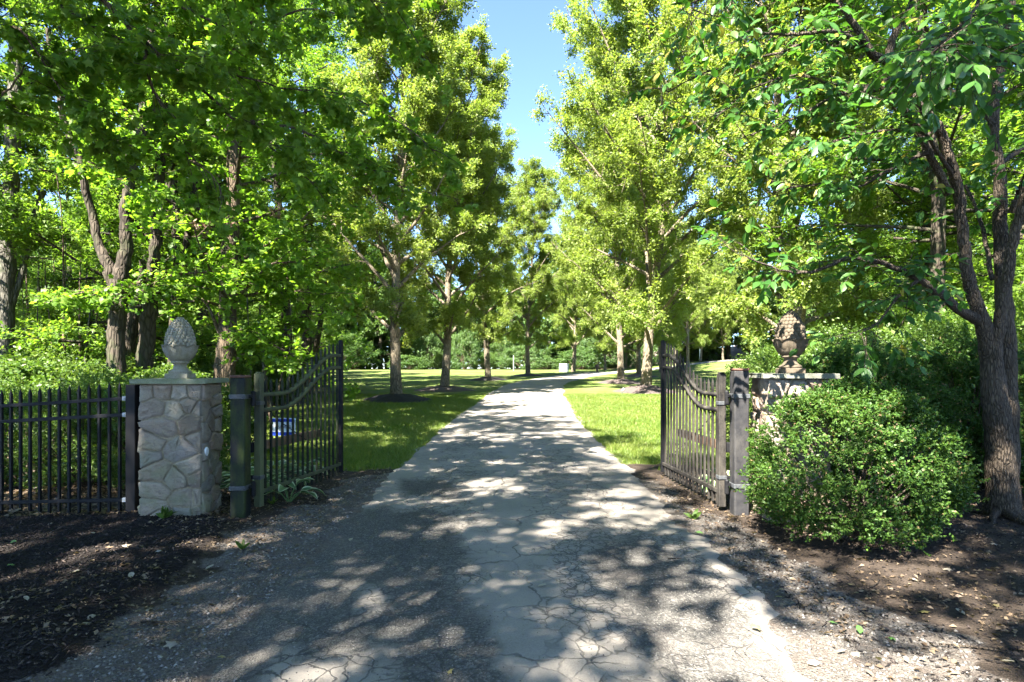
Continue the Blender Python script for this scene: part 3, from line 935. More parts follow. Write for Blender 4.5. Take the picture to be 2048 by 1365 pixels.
# ------------------------------------------------------------------ trees
def unit(v): return v / (np.linalg.norm(v) + 1e-9)
def polyline(rng, p, d, L, n, wander=.12, trop=0.0):
    P = [np.array(p, float)]; d = unit(np.array(d, float))
    for i in range(n):
        d = unit(d + rng.normal(0, wander, 3) + np.array([0, 0, trop]))
        P.append(P[-1] + d * L / n)
    return np.array(P), d
def dir_from(axis, ang, az):
    a = unit(axis)
    ref = np.array([0, 0, 1.]) if abs(a[2]) < .9 else np.array([1., 0, 0])
    u = unit(np.cross(a, ref)); v = np.cross(a, u)
    return unit(a * math.cos(ang) + (u * math.cos(az) + v * math.sin(az)) * math.sin(ang))

def leaf_cloud(rng, twigs, per, spread, size, up=1.0, droop=.3, rnd=.7, svar=.3):
    """positions and frames of leaves along a list of twig polylines"""
    T = np.array([[t[0], t[-1]] for t in twigs])
    k = rng.integers(0, len(T), per * len(T))
    f = rng.random(len(k)) ** .7
    P = T[k, 0] + (T[k, 1] - T[k, 0]) * f[:, None] + rng.normal(0, spread, (len(k), 3))
    D = unit_rows(T[k, 1] - T[k, 0]) + rng.normal(0, rnd, (len(k), 3)); D[:, 2] -= droop
    N = rng.normal(0, rnd, (len(k), 3)); N[:, 2] += up
    L = size * (1 + svar * rng.uniform(-1, 1, len(k)))
    return P, D, N, L
def unit_rows(A): return A / (np.linalg.norm(A, axis=1)[:, None] + 1e-9)

def make_pear(seed, H=20, R=3.6, z0=2.6, nl=40, per=25, leaf=.155):
    rng = np.random.default_rng(seed)
    wood = []; twigs = []
    tr, _ = polyline(rng, (0, 0, -.25), (0, 0, 1), H * .93, 14, .035, .03)
    rad = np.interp(np.arange(15), [0, 1, 3, 8, 14], [.27, .215, .175, .10, .02])
    wood.append((tr, rad))
    env = lambda z: R * np.interp((z - z0) / (H - z0), [-.1, 0, .12, .3, .5, .75, .92, 1.0], [.3, .55, .85, 1, .95, .66, .36, .08])
    for i in range(nl):
        f = (i + rng.random() * .8) / nl
        zs = z0 + (H * .86 - z0) * f ** 1.05
        if i < 4: zs = z0 * .85 + .25 * i
        p = np.array([np.interp(zs, tr[:, 2], tr[:, q]) for q in range(3)])
        az = i * 2.39996 + rng.normal(0, .3)
        ang = np.radians(np.interp(f, [0, .25, 1], [52, 42, 30]) + rng.normal(0, 6))
        d = np.array([math.sin(ang) * math.cos(az), math.sin(ang) * math.sin(az), math.cos(ang)])
        L = env(zs + 2.0) / math.sin(ang) * rng.uniform(.72, 1.08)
        L = max(.8, min(L, (H - zs) * 1.02))
        pl_, dd = polyline(rng, p, d, L, 6, .07, .02 if f > .2 else -.03)
        r0 = np.interp(zs, tr[:, 2], rad) * .55
        wood.append((pl_, np.linspace(min(r0, .09), .012, 7)))
        ns = int(5 + L * 1.5)
        for j in range(ns):
            g = .22 + .78 * (j + rng.random()) / ns
            q = np.array([np.interp(g * 6, np.arange(7), pl_[:, k]) for k in range(3)])
            sd_ = dir_from(unit(pl_[-1] - pl_[0]), np.radians(rng.uniform(35, 70)), rng.uniform(0, 6.283))
            Ls = (.30 + .28 * L * (1.05 - g)) * rng.uniform(.7, 1.3)
            sp, _ = polyline(rng, q, sd_, Ls, 3, .15, .03)
            wood.append((sp, np.linspace(.018, .006, 4)))
            nt_ = int(3 + Ls * 3)
            for k in range(nt_):
                gg = (k + rng.random()) / nt_
                q2 = sp[0] + (sp[-1] - sp[0]) * (.3 + .7 * gg)
                td = dir_from(unit(sp[-1] - sp[0]), np.radians(rng.uniform(15, 65)), rng.uniform(0, 6.283))
                tw = np.array([q2, q2 + td * rng.uniform(.25, .6)])
                twigs.append(tw)
    P, D, N, Lf = leaf_cloud(rng, twigs, per, .105, leaf, up=.9, droop=.35, rnd=.75, svar=.4)
    return wood, (P, D, N, Lf), len(P)

def make_forest(seed, H=16, R=4.2, z0=2.5, nl=34, per=26, leaf=.15, flat=1.0, r0=.19, T=None, sub=1.0):
    rng = np.random.default_rng(seed)
    wood = []; twigs = []
    tr, _ = polyline(rng, (0, 0, -.3), (rng.normal(0, .05), rng.normal(0, .05), 1), H * .95, 14, .05, .02)
    rad = np.interp(np.arange(15), [0, 1, 3, 8, 14], [r0 * 1.35, r0 * 1.05, r0 * .92, r0 * .55, .02])
    wood.append((tr, rad))
    env = lambda z: R * np.interp((z - z0) / (H - z0), [0, .15, .4, .7, 1.0], [.75, .95, 1, .8, .15])
    for i in range(nl):
        f = (i + rng.random()) / nl
        zs = z0 + (H * .92 - z0) * f
        p = np.array([np.interp(zs, tr[:, 2], tr[:, q]) for q in range(3)])
        az = i * 2.39996 + rng.normal(0, .4)
        ang = np.radians(np.interp(f, [0, .5, 1], [86, 70, 40]) + rng.normal(0, 9))
        d = np.array([math.sin(ang) * math.cos(az), math.sin(ang) * math.sin(az), math.cos(ang)])
        L = env(zs) * rng.uniform(.65, 1.12)
        pl_, dd = polyline(rng, p, d, L, 6, .10, .01)
        wood.append((pl_, np.linspace(min(.055, np.interp(zs, tr[:, 2], rad) * .5), .009, 7)))
        ns = int((4 + L * 1.6) * sub)
        for j in range(ns):
            g = .18 + .82 * (j + rng.random()) / ns
            q = np.array([np.interp(g * 6, np.arange(7), pl_[:, k]) for k in range(3)])
            ld = unit(pl_[-1] - pl_[0])
            side = unit(np.cross(ld, (0, 0, 1.))) * rng.choice([-1, 1])
            sd_ = unit(ld * .6 + side * rng.uniform(.4, 1.1) + np.array([0, 0, rng.normal(-.02, .28 * flat)]))
            Ls = (.35 + .33 * L * (1.1 - g)) * rng.uniform(.7, 1.3)
            sp, _ = polyline(rng, q, sd_, Ls, 3, .12, -.02)
            wood.append((sp, np.linspace(.013, .005, 4)))
            nt_ = int(3 + Ls * 3.2)
            for k in range(nt_):
                q2 = sp[0] + (sp[-1] - sp[0]) * (.2 + .8 * (k + rng.random()) / nt_)
                td = unit(dir_from(unit(sp[-1] - sp[0]), np.radians(rng.uniform(20, 70)), rng.uniform(0, 6.283)) * np.array([1, 1, .55]))
                twigs.append(np.array([q2, q2 + td * rng.uniform(.25, .6)]))
    P, D, N, Lf = leaf_cloud(rng, twigs, per, .075, leaf, up=1.4, droop=.3, rnd=.6, svar=.4)
    return wood, (P, D, N, Lf), len(P)

def build_variant(nm, wood, lv, T, leafmat, bark, sides_thin=4):
    big = [x for x in wood if x[1][0] > .03]; thin = [x for x in wood if x[1][0] <= .03]
    V1, F1 = tube_arrays(big, 9)
    me_w = mesh(nm + '_trunk', V1, F1, True)
    V2, F2 = tube_arrays(thin, sides_thin) if thin else (None, None)
    me_t = mesh(nm + '_twigs', V2, F2, True) if thin else None
    V, F = leaves(T, *lv)
    me_l = mesh(nm + '_crown', V, F, False)
    me_w.materials.append(bark); me_l.materials.append(leafmat)
    if me_t: me_t.materials.append(bark)
    return me_w, me_t, me_l
def plant_tree(name, label, var, x, y, rz=0, s=1.0, group=None, cat='tree', z=None, sz=None):
    t = thing(name, label, cat, (x, y, gz(x, y) if z is None else z), rz, group, scale=(s, s, sz or s))
    ob('trunk', var[0], None, t)
    if var[1]: stuff(ob('twigs', var[1], None, t))
    stuff(ob('crown', var[2], None, t))
    return t

DIA = T_diamond(.33, .07)
TRI = (np.array([(0, -.26, 0), (.45, .36, .06), (1, -.05, -.05)], float), np.array([(0, 2, 1)]))
PEARS = []
for k, (H, R, z0, nl) in enumerate([(21, 3.3, 2.8, 46), (20, 3.1, 2.6, 44), (23, 4.9, 2.6, 50)]):
    wood, lv, n = make_pear(100 + k, H, R, z0, nl, per=(84, 86, 68)[k], leaf=.110)
    PEARS.append(build_variant('pear%d' % k, wood, lv, TRI, M_PEAR, B_PEAR))
    print('pear', k, n)
FOREST = []
for k, (H, R, z0, nl) in enumerate([(16, 4.2, 2.2, 36), (18, 4.5, 4.0, 34), (13, 3.6, 1.4, 34)]):
    wood, lv, n = make_forest(200 + k, H, R, z0, nl, per=40, leaf=.108)
    FOREST.append(build_variant('forest%d' % k, wood, lv, TRI, M_WOOD, B_WOOD))
    print('forest', k, n)
wood, lv, n = make_forest(230, 15, 4.6, 1.0, 40, per=13, leaf=.25, r0=.22)
FARV = build_variant('fartree', wood, lv, DIA, M_FAR, B_WOOD, 3)
print('far', n)
wood, lv, n = make_forest(231, 19, 4.2, 7.5, 26, per=6, leaf=.19, r0=.20)
HIGHV = build_variant('hightree', wood, lv, DIA, M_WOOD, B_GREY, 3)
print('high', n)

ORD = ['first', 'second', 'third', 'fourth', 'fifth', 'sixth', 'seventh', 'eighth', 'ninth', 'tenth']
LEFTP = [(-4.5, 23.5, 0, 1.00), (-3.45, 30.5, 1, 1.0), (-1.7, 43, 1, 1.0), (1.4, 52, 0, .95), (6.6, 65, 1, 1.0), (11.5, 74, 1, .75)]
RIGHTP = [(8.3, 17.5, 0, .92), (6.55, 29.5, 2, 1.14), (7.0, 38.5, 2, 1.0), (10.6, 50, 2, .9), (14.6, 58.5, 1, .9), (19.5, 66.5, 0, .85)]
for i, (x, y, v, s) in enumerate(LEFTP):
    plant_tree('pear_tree', '%s tall pear tree from the gate along the drive\'s left edge' % ORD[i], PEARS[v], x, y, i * 1.9 + .4, s, 'pear trees lining the drive')
for i, (x, y, v, s) in enumerate(RIGHTP):
    lab = '%s tall pear tree from the gate along the drive\'s right edge' % ORD[i]
    if i == 0: lab = 'pear tree with sunlit trunk right behind the brown stone pillar'
    plant_tree('pear_tree', lab, PEARS[v], x, y, i * 2.3 + 2.0, s, 'pear trees lining the drive')
FARROW = [(20.5, 75), (24.2, 77), (27.8, 79), (32.0, 80), (37.5, 81), (15, 79)]
for i, (x, y) in enumerate(FARROW):
    plant_tree('pear_tree', 'far pear tree in the row on the rising lawn seen through the right gate', PEARS[i % 3], x, y, i * 1.1, .62, 'far row of pear trees on the rise')

# mulch mounds round the near pears
M_MULCH = m_plain('mulch', (.013, .0105, .0095), .95, var=.75, sc=38, bump=1.0)
M_MULCHP = m_plain('faded_mulch', (.062, .046, .040), .95, var=.6, sc=38, bump=1.0)
def mound(x, y, r, h, mat, label, seed):
    rng = np.random.default_rng(seed)
    nr_, na = 9, 40
    V = []
    ph = rng.uniform(0, 6.28, 4)
    for i in range(nr_ + 1):
        f = i / nr_
        for j in range(na):
            a = 2 * np.pi * j / na
            rr = r * f * (1 + .10 * math.sin(2 * a + ph[0]) + .06 * math.sin(5 * a + ph[1]) + .03 * math.sin(11 * a + ph[2]))
            X, Y = x + rr * math.cos(a), y + rr * math.sin(a)
            hh = h * (1 - f ** 1.3) ** 1.0 + rng.normal(0, .012) * (f < .98)
            V.append((X - x, Y - y, gz(X, Y) - gz(x, y) + hh - .02 * f ** 6))
    F = [(i * na + j, i * na + (j + 1) % na, (i + 1) * na + (j + 1) % na, (i + 1) * na + j) for i in range(nr_) for j in range(na)]
    o = ob('mulch_mound', mesh('mulch_mound', V, np.array(F)), mat, loc=(x, y, gz(x, y)))
    tag(o, label, 'mulch mound', 'mulch mounds under the pears')
mound(-4.5, 23.5, 1.55, .30, M_MULCH, 'black mulch mound under the first pear left of the drive', 1)
mound(-3.45, 30.5, 1.5, .26, M_MULCHP, 'faded pinkish mulch mound under the second pear left of the drive', 2)
mound(-1.7, 43, 1.35, .25, M_MULCH, 'dark mulch mound under the third pear left of the drive', 3)
mound(1.4, 52, 1.5, .2, M_MULCH, 'low dark mulch mound under the fourth pear left of the drive', 4)
mound(6.55, 29.5, 1.75, .36, M_MULCHP, 'brown mulch mound under the big pear right of the drive', 5)
mound(7.0, 38.5, 1.6, .28, M_MULCHP, 'brown mulch mound under the second pear right of the drive', 6)
mound(10.6, 50, 1.7, .25, M_MULCHP, 'brown mulch mound under the third pear right of the drive', 7)

# ---- left woods
rngw = np.random.default_rng(77)
# trees told apart in the photograph: trunk lines traced, depth from where they stand behind the hedge
def trunk_tree(name, label, base_d, lines, bark, var, crown_at, crown_s, group=None):
    b0 = pw(lines[0][0][0], 738, base_d); zb = gz(b0[0], base_d)
    org = np.array([b0[0], base_d, zb])
    t = thing(name, label, 'tree', tuple(org), 0, group)
    paths = []
    for ln in lines:
        pts = [pw(px, py, base_d + dd) - org for px, py, _, dd in ln]
        rr = [w_ / F_PX * base_d / 2 for _, _, w_, _ in ln]
        if ln is lines[0]:
            pts = [np.array([pts[0][0], pts[0][1], -.3])] + pts; rr = [rr[0] * 1.4] + rr
        P = catmull(np.column_stack([np.array(pts), np.array(rr)]), 6)
        nz = np.random.default_rng(int(lines[0][0][0])).normal(0, .018, P[:, :3].shape)
        paths.append((P[:, :3] + nz, P[:, 3]))
    V, F = tube_arrays(paths, 11)
    ob('trunk', mesh(name + '_trunk', V, F, True), bark, t)
    for (px, py, dd, s, v, rz_) in crown_at:
        q = pw(px, py, base_d + dd) - org
        o = stuff(ob('crown', var[v][2], None, t, loc=(q[0], q[1], q[2] - 6 * s), rot=(0, 0, rz_), scale=s))
        stuff(ob('branches', var[v][1], None, t, loc=(q[0], q[1], q[2] - 6 * s), rot=(0, 0, rz_), scale=s))
    return t
trunk_tree('woodland_tree', 'dark forked woodland tree with curving left stem above the fence', 12.5,
           [[(232, 740, 34, 0), (232, 640, 32, 0), (240, 580, 34, 0), (250, 500, 24, 0), (252, 430, 21, 0), (262, 330, 24, 0), (285, 240, 20, .3), (300, 60, 14, .6)],
            [(234, 590, 26, 0), (215, 530, 22, 0), (196, 490, 17, 0), (180, 410, 15, 0), (158, 320, 14, -.2), (130, 240, 12, -.4), (95, 60, 9, -.8)],
            [(258, 370, 15, .1), (276, 300, 14, .2), (310, 200, 9, .4)]],
           B_WOOD, FOREST, [(270, 60, .5, .62, 0, 1.0)], 1)
trunk_tree('woodland_tree', 'dark ivy-clad woodland tree trunk just left of the pale pinecone', 13.2,
           [[(288, 745, 32, 0), (297, 640, 30, 0), (305, 560, 24, 0), (312, 470, 19, 0), (312, 420, 18, 0), (322, 320, 18, 0), (330, 180, 14, .3), (335, 20, 10, .5)],
            [(300, 600, 18, 0), (284, 560, 14, -.2), (286, 520, 10, -.3)]],
           B_WOOD, FOREST, [(340, 40, 1.0, .6, 2, 2.0)], 1)
trunk_tree('woodland_tree', 'thin dark woodland tree rising right behind the pale pinecone', 14.5,
           [[(345, 700, 18, 0), (350, 600, 17, 0), (355, 520, 16, 0), (352, 430, 14, 0), (348, 330, 12, 0), (352, 120, 9, .3)],
            [(352, 560, 14, 0), (372, 480, 12, .1), (376, 430, 11, .2), (400, 330, 8, .4)]],
           B_WOOD, FOREST, [(360, 20, 1.0, .55, 1, 3.0)], 1)
trunk_tree('woodland_tree', 'smooth grey woodland tree at the left edge', 15.0,
           [[(4, 780, 40, 0), (10, 620, 32, 0), (16, 500, 29, 0), (22, 380, 28, 0), (28, 250, 26, 0), (30, 60, 20, .2)],
            [(12, 640, 18, 0), (48, 530, 10, .2), (62, 470, 12, .4), (85, 380, 14, .5)]],
           B_GREY, FOREST, [(20, 30, 1.4, .62, 1, 4.0)], 1)
# the brown maple behind the left gate post
def maple_tree():
    d0 = 13.2
    x0 = (452 - CX) / F_PX * d0
    z0 = gz(x0, d0)
    rng = np.random.default_rng(55)
    t = thing('maple_tree', 'brown-trunked maple standing behind the left gate post', 'tree', (x0, d0, z0))
    org = np.array([x0, d0, z0])
    ln = [(449, 860, 50), (449, 760, 42), (452, 700, 37), (456, 620, 33), (459, 540, 32), (464, 440, 28), (468, 330, 25), (462, 200, 21), (456, 60, 17), (452, -120, 12), (455, -320, 6)]
    P = [pw(a, b_, d0) - org for a, b_, _ in ln]; P[0][2] = -.3
    R = [w_ / F_PX * d0 / 2 for _, _, w_ in ln]
    C4 = catmull(np.column_stack([np.array(P), np.array(R)]), 6)
    wood = [(C4[:, :3] + rng.normal(0, .008, C4[:, :3].shape), C4[:, 3])]
    limbs = []
    for a in [[(462, 690), (500, 660), (545, 650), (600, 635), (690, 625)], [(458, 735), (490, 705), (505, 695), (530, 670)],
              [(468, 600), (510, 560), (540, 530), (580, 525), (640, 525)], [(470, 605), (500, 590), (560, 582), (620, 585)],
              [(470, 540), (490, 505), (520, 495), (560, 500)], [(440, 670), (420, 620), (400, 590), (385, 540)]]:
        L_ = [pw(px, py, d0 + .3 * i * rng.choice([-1, 1])) - org for i, (px, py) in enumerate(a)]
        limbs.append(catmull(np.array(L_), 4))
    for i in range(34):
        zs = 2.2 + 9.5 * (i + rng.random()) / 34
        p = np.array([np.interp(zs, C4[:, 2], C4[:, q]) for q in range(3)])
        az = i * 2.4 + rng.normal(0, .3); ang = np.radians(np.interp(zs, [2, 7, 12], [84, 66, 40]) + rng.normal(0, 8))
        d = np.array([math.sin(ang) * math.cos(az), math.sin(ang) * math.sin(az), math.cos(ang)])
        L = np.interp(zs, [2, 5, 12], [3.2, 3.6, 1.8]) * rng.uniform(.7, 1.1)
        limbs.append(polyline(rng, p, d, L, 6, .09, .0)[0])
    twigs = []
    for lm in limbs:
        wood.append((lm, np.linspace(.040, .008, len(lm))))
        L = np.linalg.norm(lm[-1] - lm[0]); ns = int(5 + L * 2.4)
        for j in range(ns):
            g = .2 + .8 * (j + rng.random()) / ns
            q = np.array([np.interp(g * (len(lm) - 1), np.arange(len(lm)), lm[:, k]) for k in range(3)])
            ld = unit(lm[-1] - lm[0]); side = unit(np.cross(ld, (0, 0, 1.))) * rng.choice([-1, 1])
            sp, _ = polyline(rng, q, ld * .6 + side * rng.uniform(.3, 1.1) + np.array([0, 0, rng.normal(-.05, .25)]), rng.uniform(.5, 1.3), 3, .12, -.03)
            wood.append((sp, np.linspace(.010, .004, 4)))
            for k in range(5):
                q2 = sp[0] + (sp[-1] - sp[0]) * (.2 + .8 * (k + rng.random()) / 5)
                td = unit(rng.normal(0, 1, 3) * np.array([1, 1, .45]))
                twigs.append(np.array([q2, q2 + td * rng.uniform(.2, .45)]))
    P, D, N, Lf = leaf_cloud(rng, twigs, 14, .06, .098, up=1.4, droop=.45, rnd=.55)
    print('maple leaves', len(P))
    big = [x for x in wood if x[1][0] > .03]; thin = [x for x in wood if x[1][0] <= .03]
    ob('trunk', mesh('maple_trunk', *tube_arrays(big, 12), True), B_MAPLE, t)
    stuff(ob('twigs', mesh('maple_twigs', *tube_arrays(thin, 4), True), B_MAPLE, t))
    DP = []
    for px, py in ((428, 408), (420, 440), (392, 450), (412, 452), (402, 470), (470, 440), (560, 425), (452, 250), (350, 240), (300, 225)):
        q = pw(px, py, d0 - .35) - org
        DP.append(q + rng.normal(0, .05, (9, 3)) * np.array([1, .6, 1.6]))
    DP = np.vstack(DP); nd = len(DP)
    dl = ob('dead_leaves', mesh('dead_leaves', *leaves(T_lobed(), DP, rng.normal(0, .5, (nd, 3)) + np.array([0, 0, -1.]), rng.normal(0, 1, (nd, 3)), rng.uniform(.07, .12, nd))), M_DEAD, t)
    stuff(dl); dl['label'] = 'clusters of brown dead leaves hanging on the maple'
    stuff(ob('crown', mesh('maple_crown', *leaves(T_lobed(), P, D, N, Lf)), M_MAPLE, t))
maple_tree()

def near_leaf_objects(parent, org, T, P, D, N, L, mat, score, nmax=300):
    """the leaves that show largest become parts, the rest one foliage mesh"""
    order = np.argsort(-score)
    top = order[:nmax]; rest = order[nmax:]
    TV, TF = T
    base = []
    for q in range(3):
        V = TV.copy(); V[:, 2] *= (.6 + .5 * q)
        m = mesh('leaf', V, TF, True); m.materials.append(mat); base.append(m)
    for q, i in enumerate(top):
        d = unit(D[i]); y = unit(np.cross(N[i], d)); z = np.cross(d, y)
        o = ob('leaf', base[q % 3], None, parent)
        o.matrix_local = Matrix(((d[0] * L[i], y[0] * L[i], z[0] * L[i], P[i][0]), (d[1] * L[i], y[1] * L[i], z[1] * L[i], P[i][1]), (d[2] * L[i], y[2] * L[i], z[2] * L[i], P[i][2]), (0, 0, 0, 1)))
    V, F = leaves(T, P[rest], D[rest], N[rest], L[rest])
    stuff(ob('foliage', mesh('foliage', V, F), mat, parent))
def screen_score(P, L):
    d = P[:, 1]
    px = CX + F_PX * P[:, 0] / np.maximum(d, .1); py = HZ - F_PX * (P[:, 2] - EYE) / np.maximum(d, .1)
    vis = (d > 1) & (px > 10) & (px < 2038) & (py > 10) & (py < 1355)
    return np.where(vis, L / np.maximum(d, .1), -1)

# ---- overhanging maple, its trunk outside the frame on the left
def overhang():
    rng = np.random.default_rng(66)
    org = np.array([-8.2, 5.2, gz(-8.2, 5.2)])
    t = thing('maple_tree', 'large maple reaching long leafy boughs over the fence from the left', 'tree', tuple(org))
    tr = np.array([(0, 0, -.3), (.05, 0, .8), (.1, .1, 2.5), (.2, .1, 5), (.25, .2, 8), (.1, .3, 11), (0, .3, 13)])
    wood = [(catmull(tr, 6), np.interp(np.linspace(0, 1, 37), [0, .15, 1], [.34, .24, .04]))]
    B = [  # boughs traced in the photograph, with their depth
        [(-60, -150, 6.2), (120, -60, 6.4), (220, 15, 6.5), (300, 95, 6.7), (385, 165, 6.9), (480, 245, 7.1), (560, 310, 7.3), (640, 380, 7.4)],
        [(-20, -110, 6.8), (130, 20, 6.9), (260, 82, 7.0), (420, 130, 7.1), (560, 175, 7.2), (690, 190, 7.2), (800, 245, 7.2), (870, 305, 7.2)],
        [(290, 100, 6.7), (296, 150, 6.7), (330, 230, 6.8), (360, 290, 6.9), (420, 350, 7.0), (450, 400, 7.1)],
        [(360, 10, 7.2), (480, 60, 7.3), (600, 20, 7.3), (720, 40, 7.3), (800, 70, 7.2)],
        [(-40, 210, 6.3), (10, 185, 6.3), (60, 125, 6.4), (150, 118, 6.5), (210, 115, 6.6)],
        [(-60, 40, 6.0), (40, 60, 6.1), (100, 150, 6.3), (150, 230, 6.5), (200, 290, 6.7)],
        [(480, 245, 7.1), (600, 260, 7.4), (720, 330, 7.5), (820, 380, 7.6)],
        [(-30, -220, 5.2), (200, -150, 5.4), (420, -90, 5.7), (640, -40, 6.0), (800, 20, 6.2)],
        [(-30, -320, 6.2), (250, -260, 6.2), (500, -200, 6.4), (760, -120, 6.6)]]
    limbs = []
    for i, bl in enumerate(B):
        pts = [pw(a, b_, d) - org for a, b_, d in bl]
        if i in (0, 1, 4, 5, 7, 8):
            zz = max(3.0, pts[0][2] - .6)
            pts = [np.array([.2, .15, zz]), (np.array([.2, .15, zz]) + pts[0]) / 2 + np.array([0, 0, .15])] + pts
        P = catmull(np.array(pts), 5)
        P += rng.normal(0, .012, P.shape)
        limbs.append(P)
        wood.append((P, np.linspace(.042 if i == 0 else .022, .005, len(P))))
    # its own crown above the frame, which shades the ground in front of the gate
    up = []
    for i in range(17):
        zs = 5.6 + 7.0 * i / 17
        az = i * 2.4; ang = np.radians(np.interp(zs, [5, 12], [72, 35]))
        d = np.array([math.sin(ang) * math.cos(az), math.sin(ang) * math.sin(az), math.cos(ang)])
        P = polyline(rng, (.2, .2, zs), d, rng.uniform(2.5, 4.2), 6, .08, .01)[0]
        up.append(P); wood.append((P, np.linspace(.05, .01, 7)))
    twigs = []
    for li, lm in enumerate(limbs + up):
        L = np.sum(np.linalg.norm(np.diff(lm, axis=0), axis=1)); ns = int(4 + L * (5.0 if li < len(limbs) else 2.0))
        for j in range(ns):
            g = .12 + .88 * (j + rng.random()) / ns
            q = np.array([np.interp(g * (len(lm) - 1), np.arange(len(lm)), lm[:, k]) for k in range(3)])
            ld = unit(lm[-1] - lm[0]); side = unit(np.cross(ld, (0, 0, 1.))) * rng.choice([-1, 1])
            sp, _ = polyline(rng, q, ld * .7 + side * rng.uniform(.3, 1.2) + np.array([0, 0, rng.normal(-.15, .22)]), rng.uniform(.35, .95), 3, .12, -.06)
            wood.append((sp, np.linspace(.006, .0025, 4)))
            for k in range(4):
                q2 = sp[0] + (sp[-1] - sp[0]) * (.15 + .85 * (k + rng.random()) / 4)
                td = unit(rng.normal(0, 1, 3) * np.array([1, 1, .4]) + np.array([0, 0, -.15]))
                twigs.append(np.array([q2, q2 + td * rng.uniform(.12, .30)]))
    P, D, N, Lf = leaf_cloud(rng, twigs, 11, .034, .094, up=1.1, droop=.65, rnd=.5)
    print('overhang leaves', len(P))
    big = [x for x in wood if x[1][0] > .03]; thin = [x for x in wood if x[1][0] <= .03]
    ob('trunk', mesh('maple_trunk', *tube_arrays(big, 10), True), B_MAPLE, t)
    stuff(ob('twigs', mesh('maple_twigs', *tube_arrays(thin, 4), True), B_MAPLE, t))
    near_leaf_objects(t, org, T_maple(), P, D, N, Lf, M_MAPLE, screen_score(P + org, Lf))
overhang()

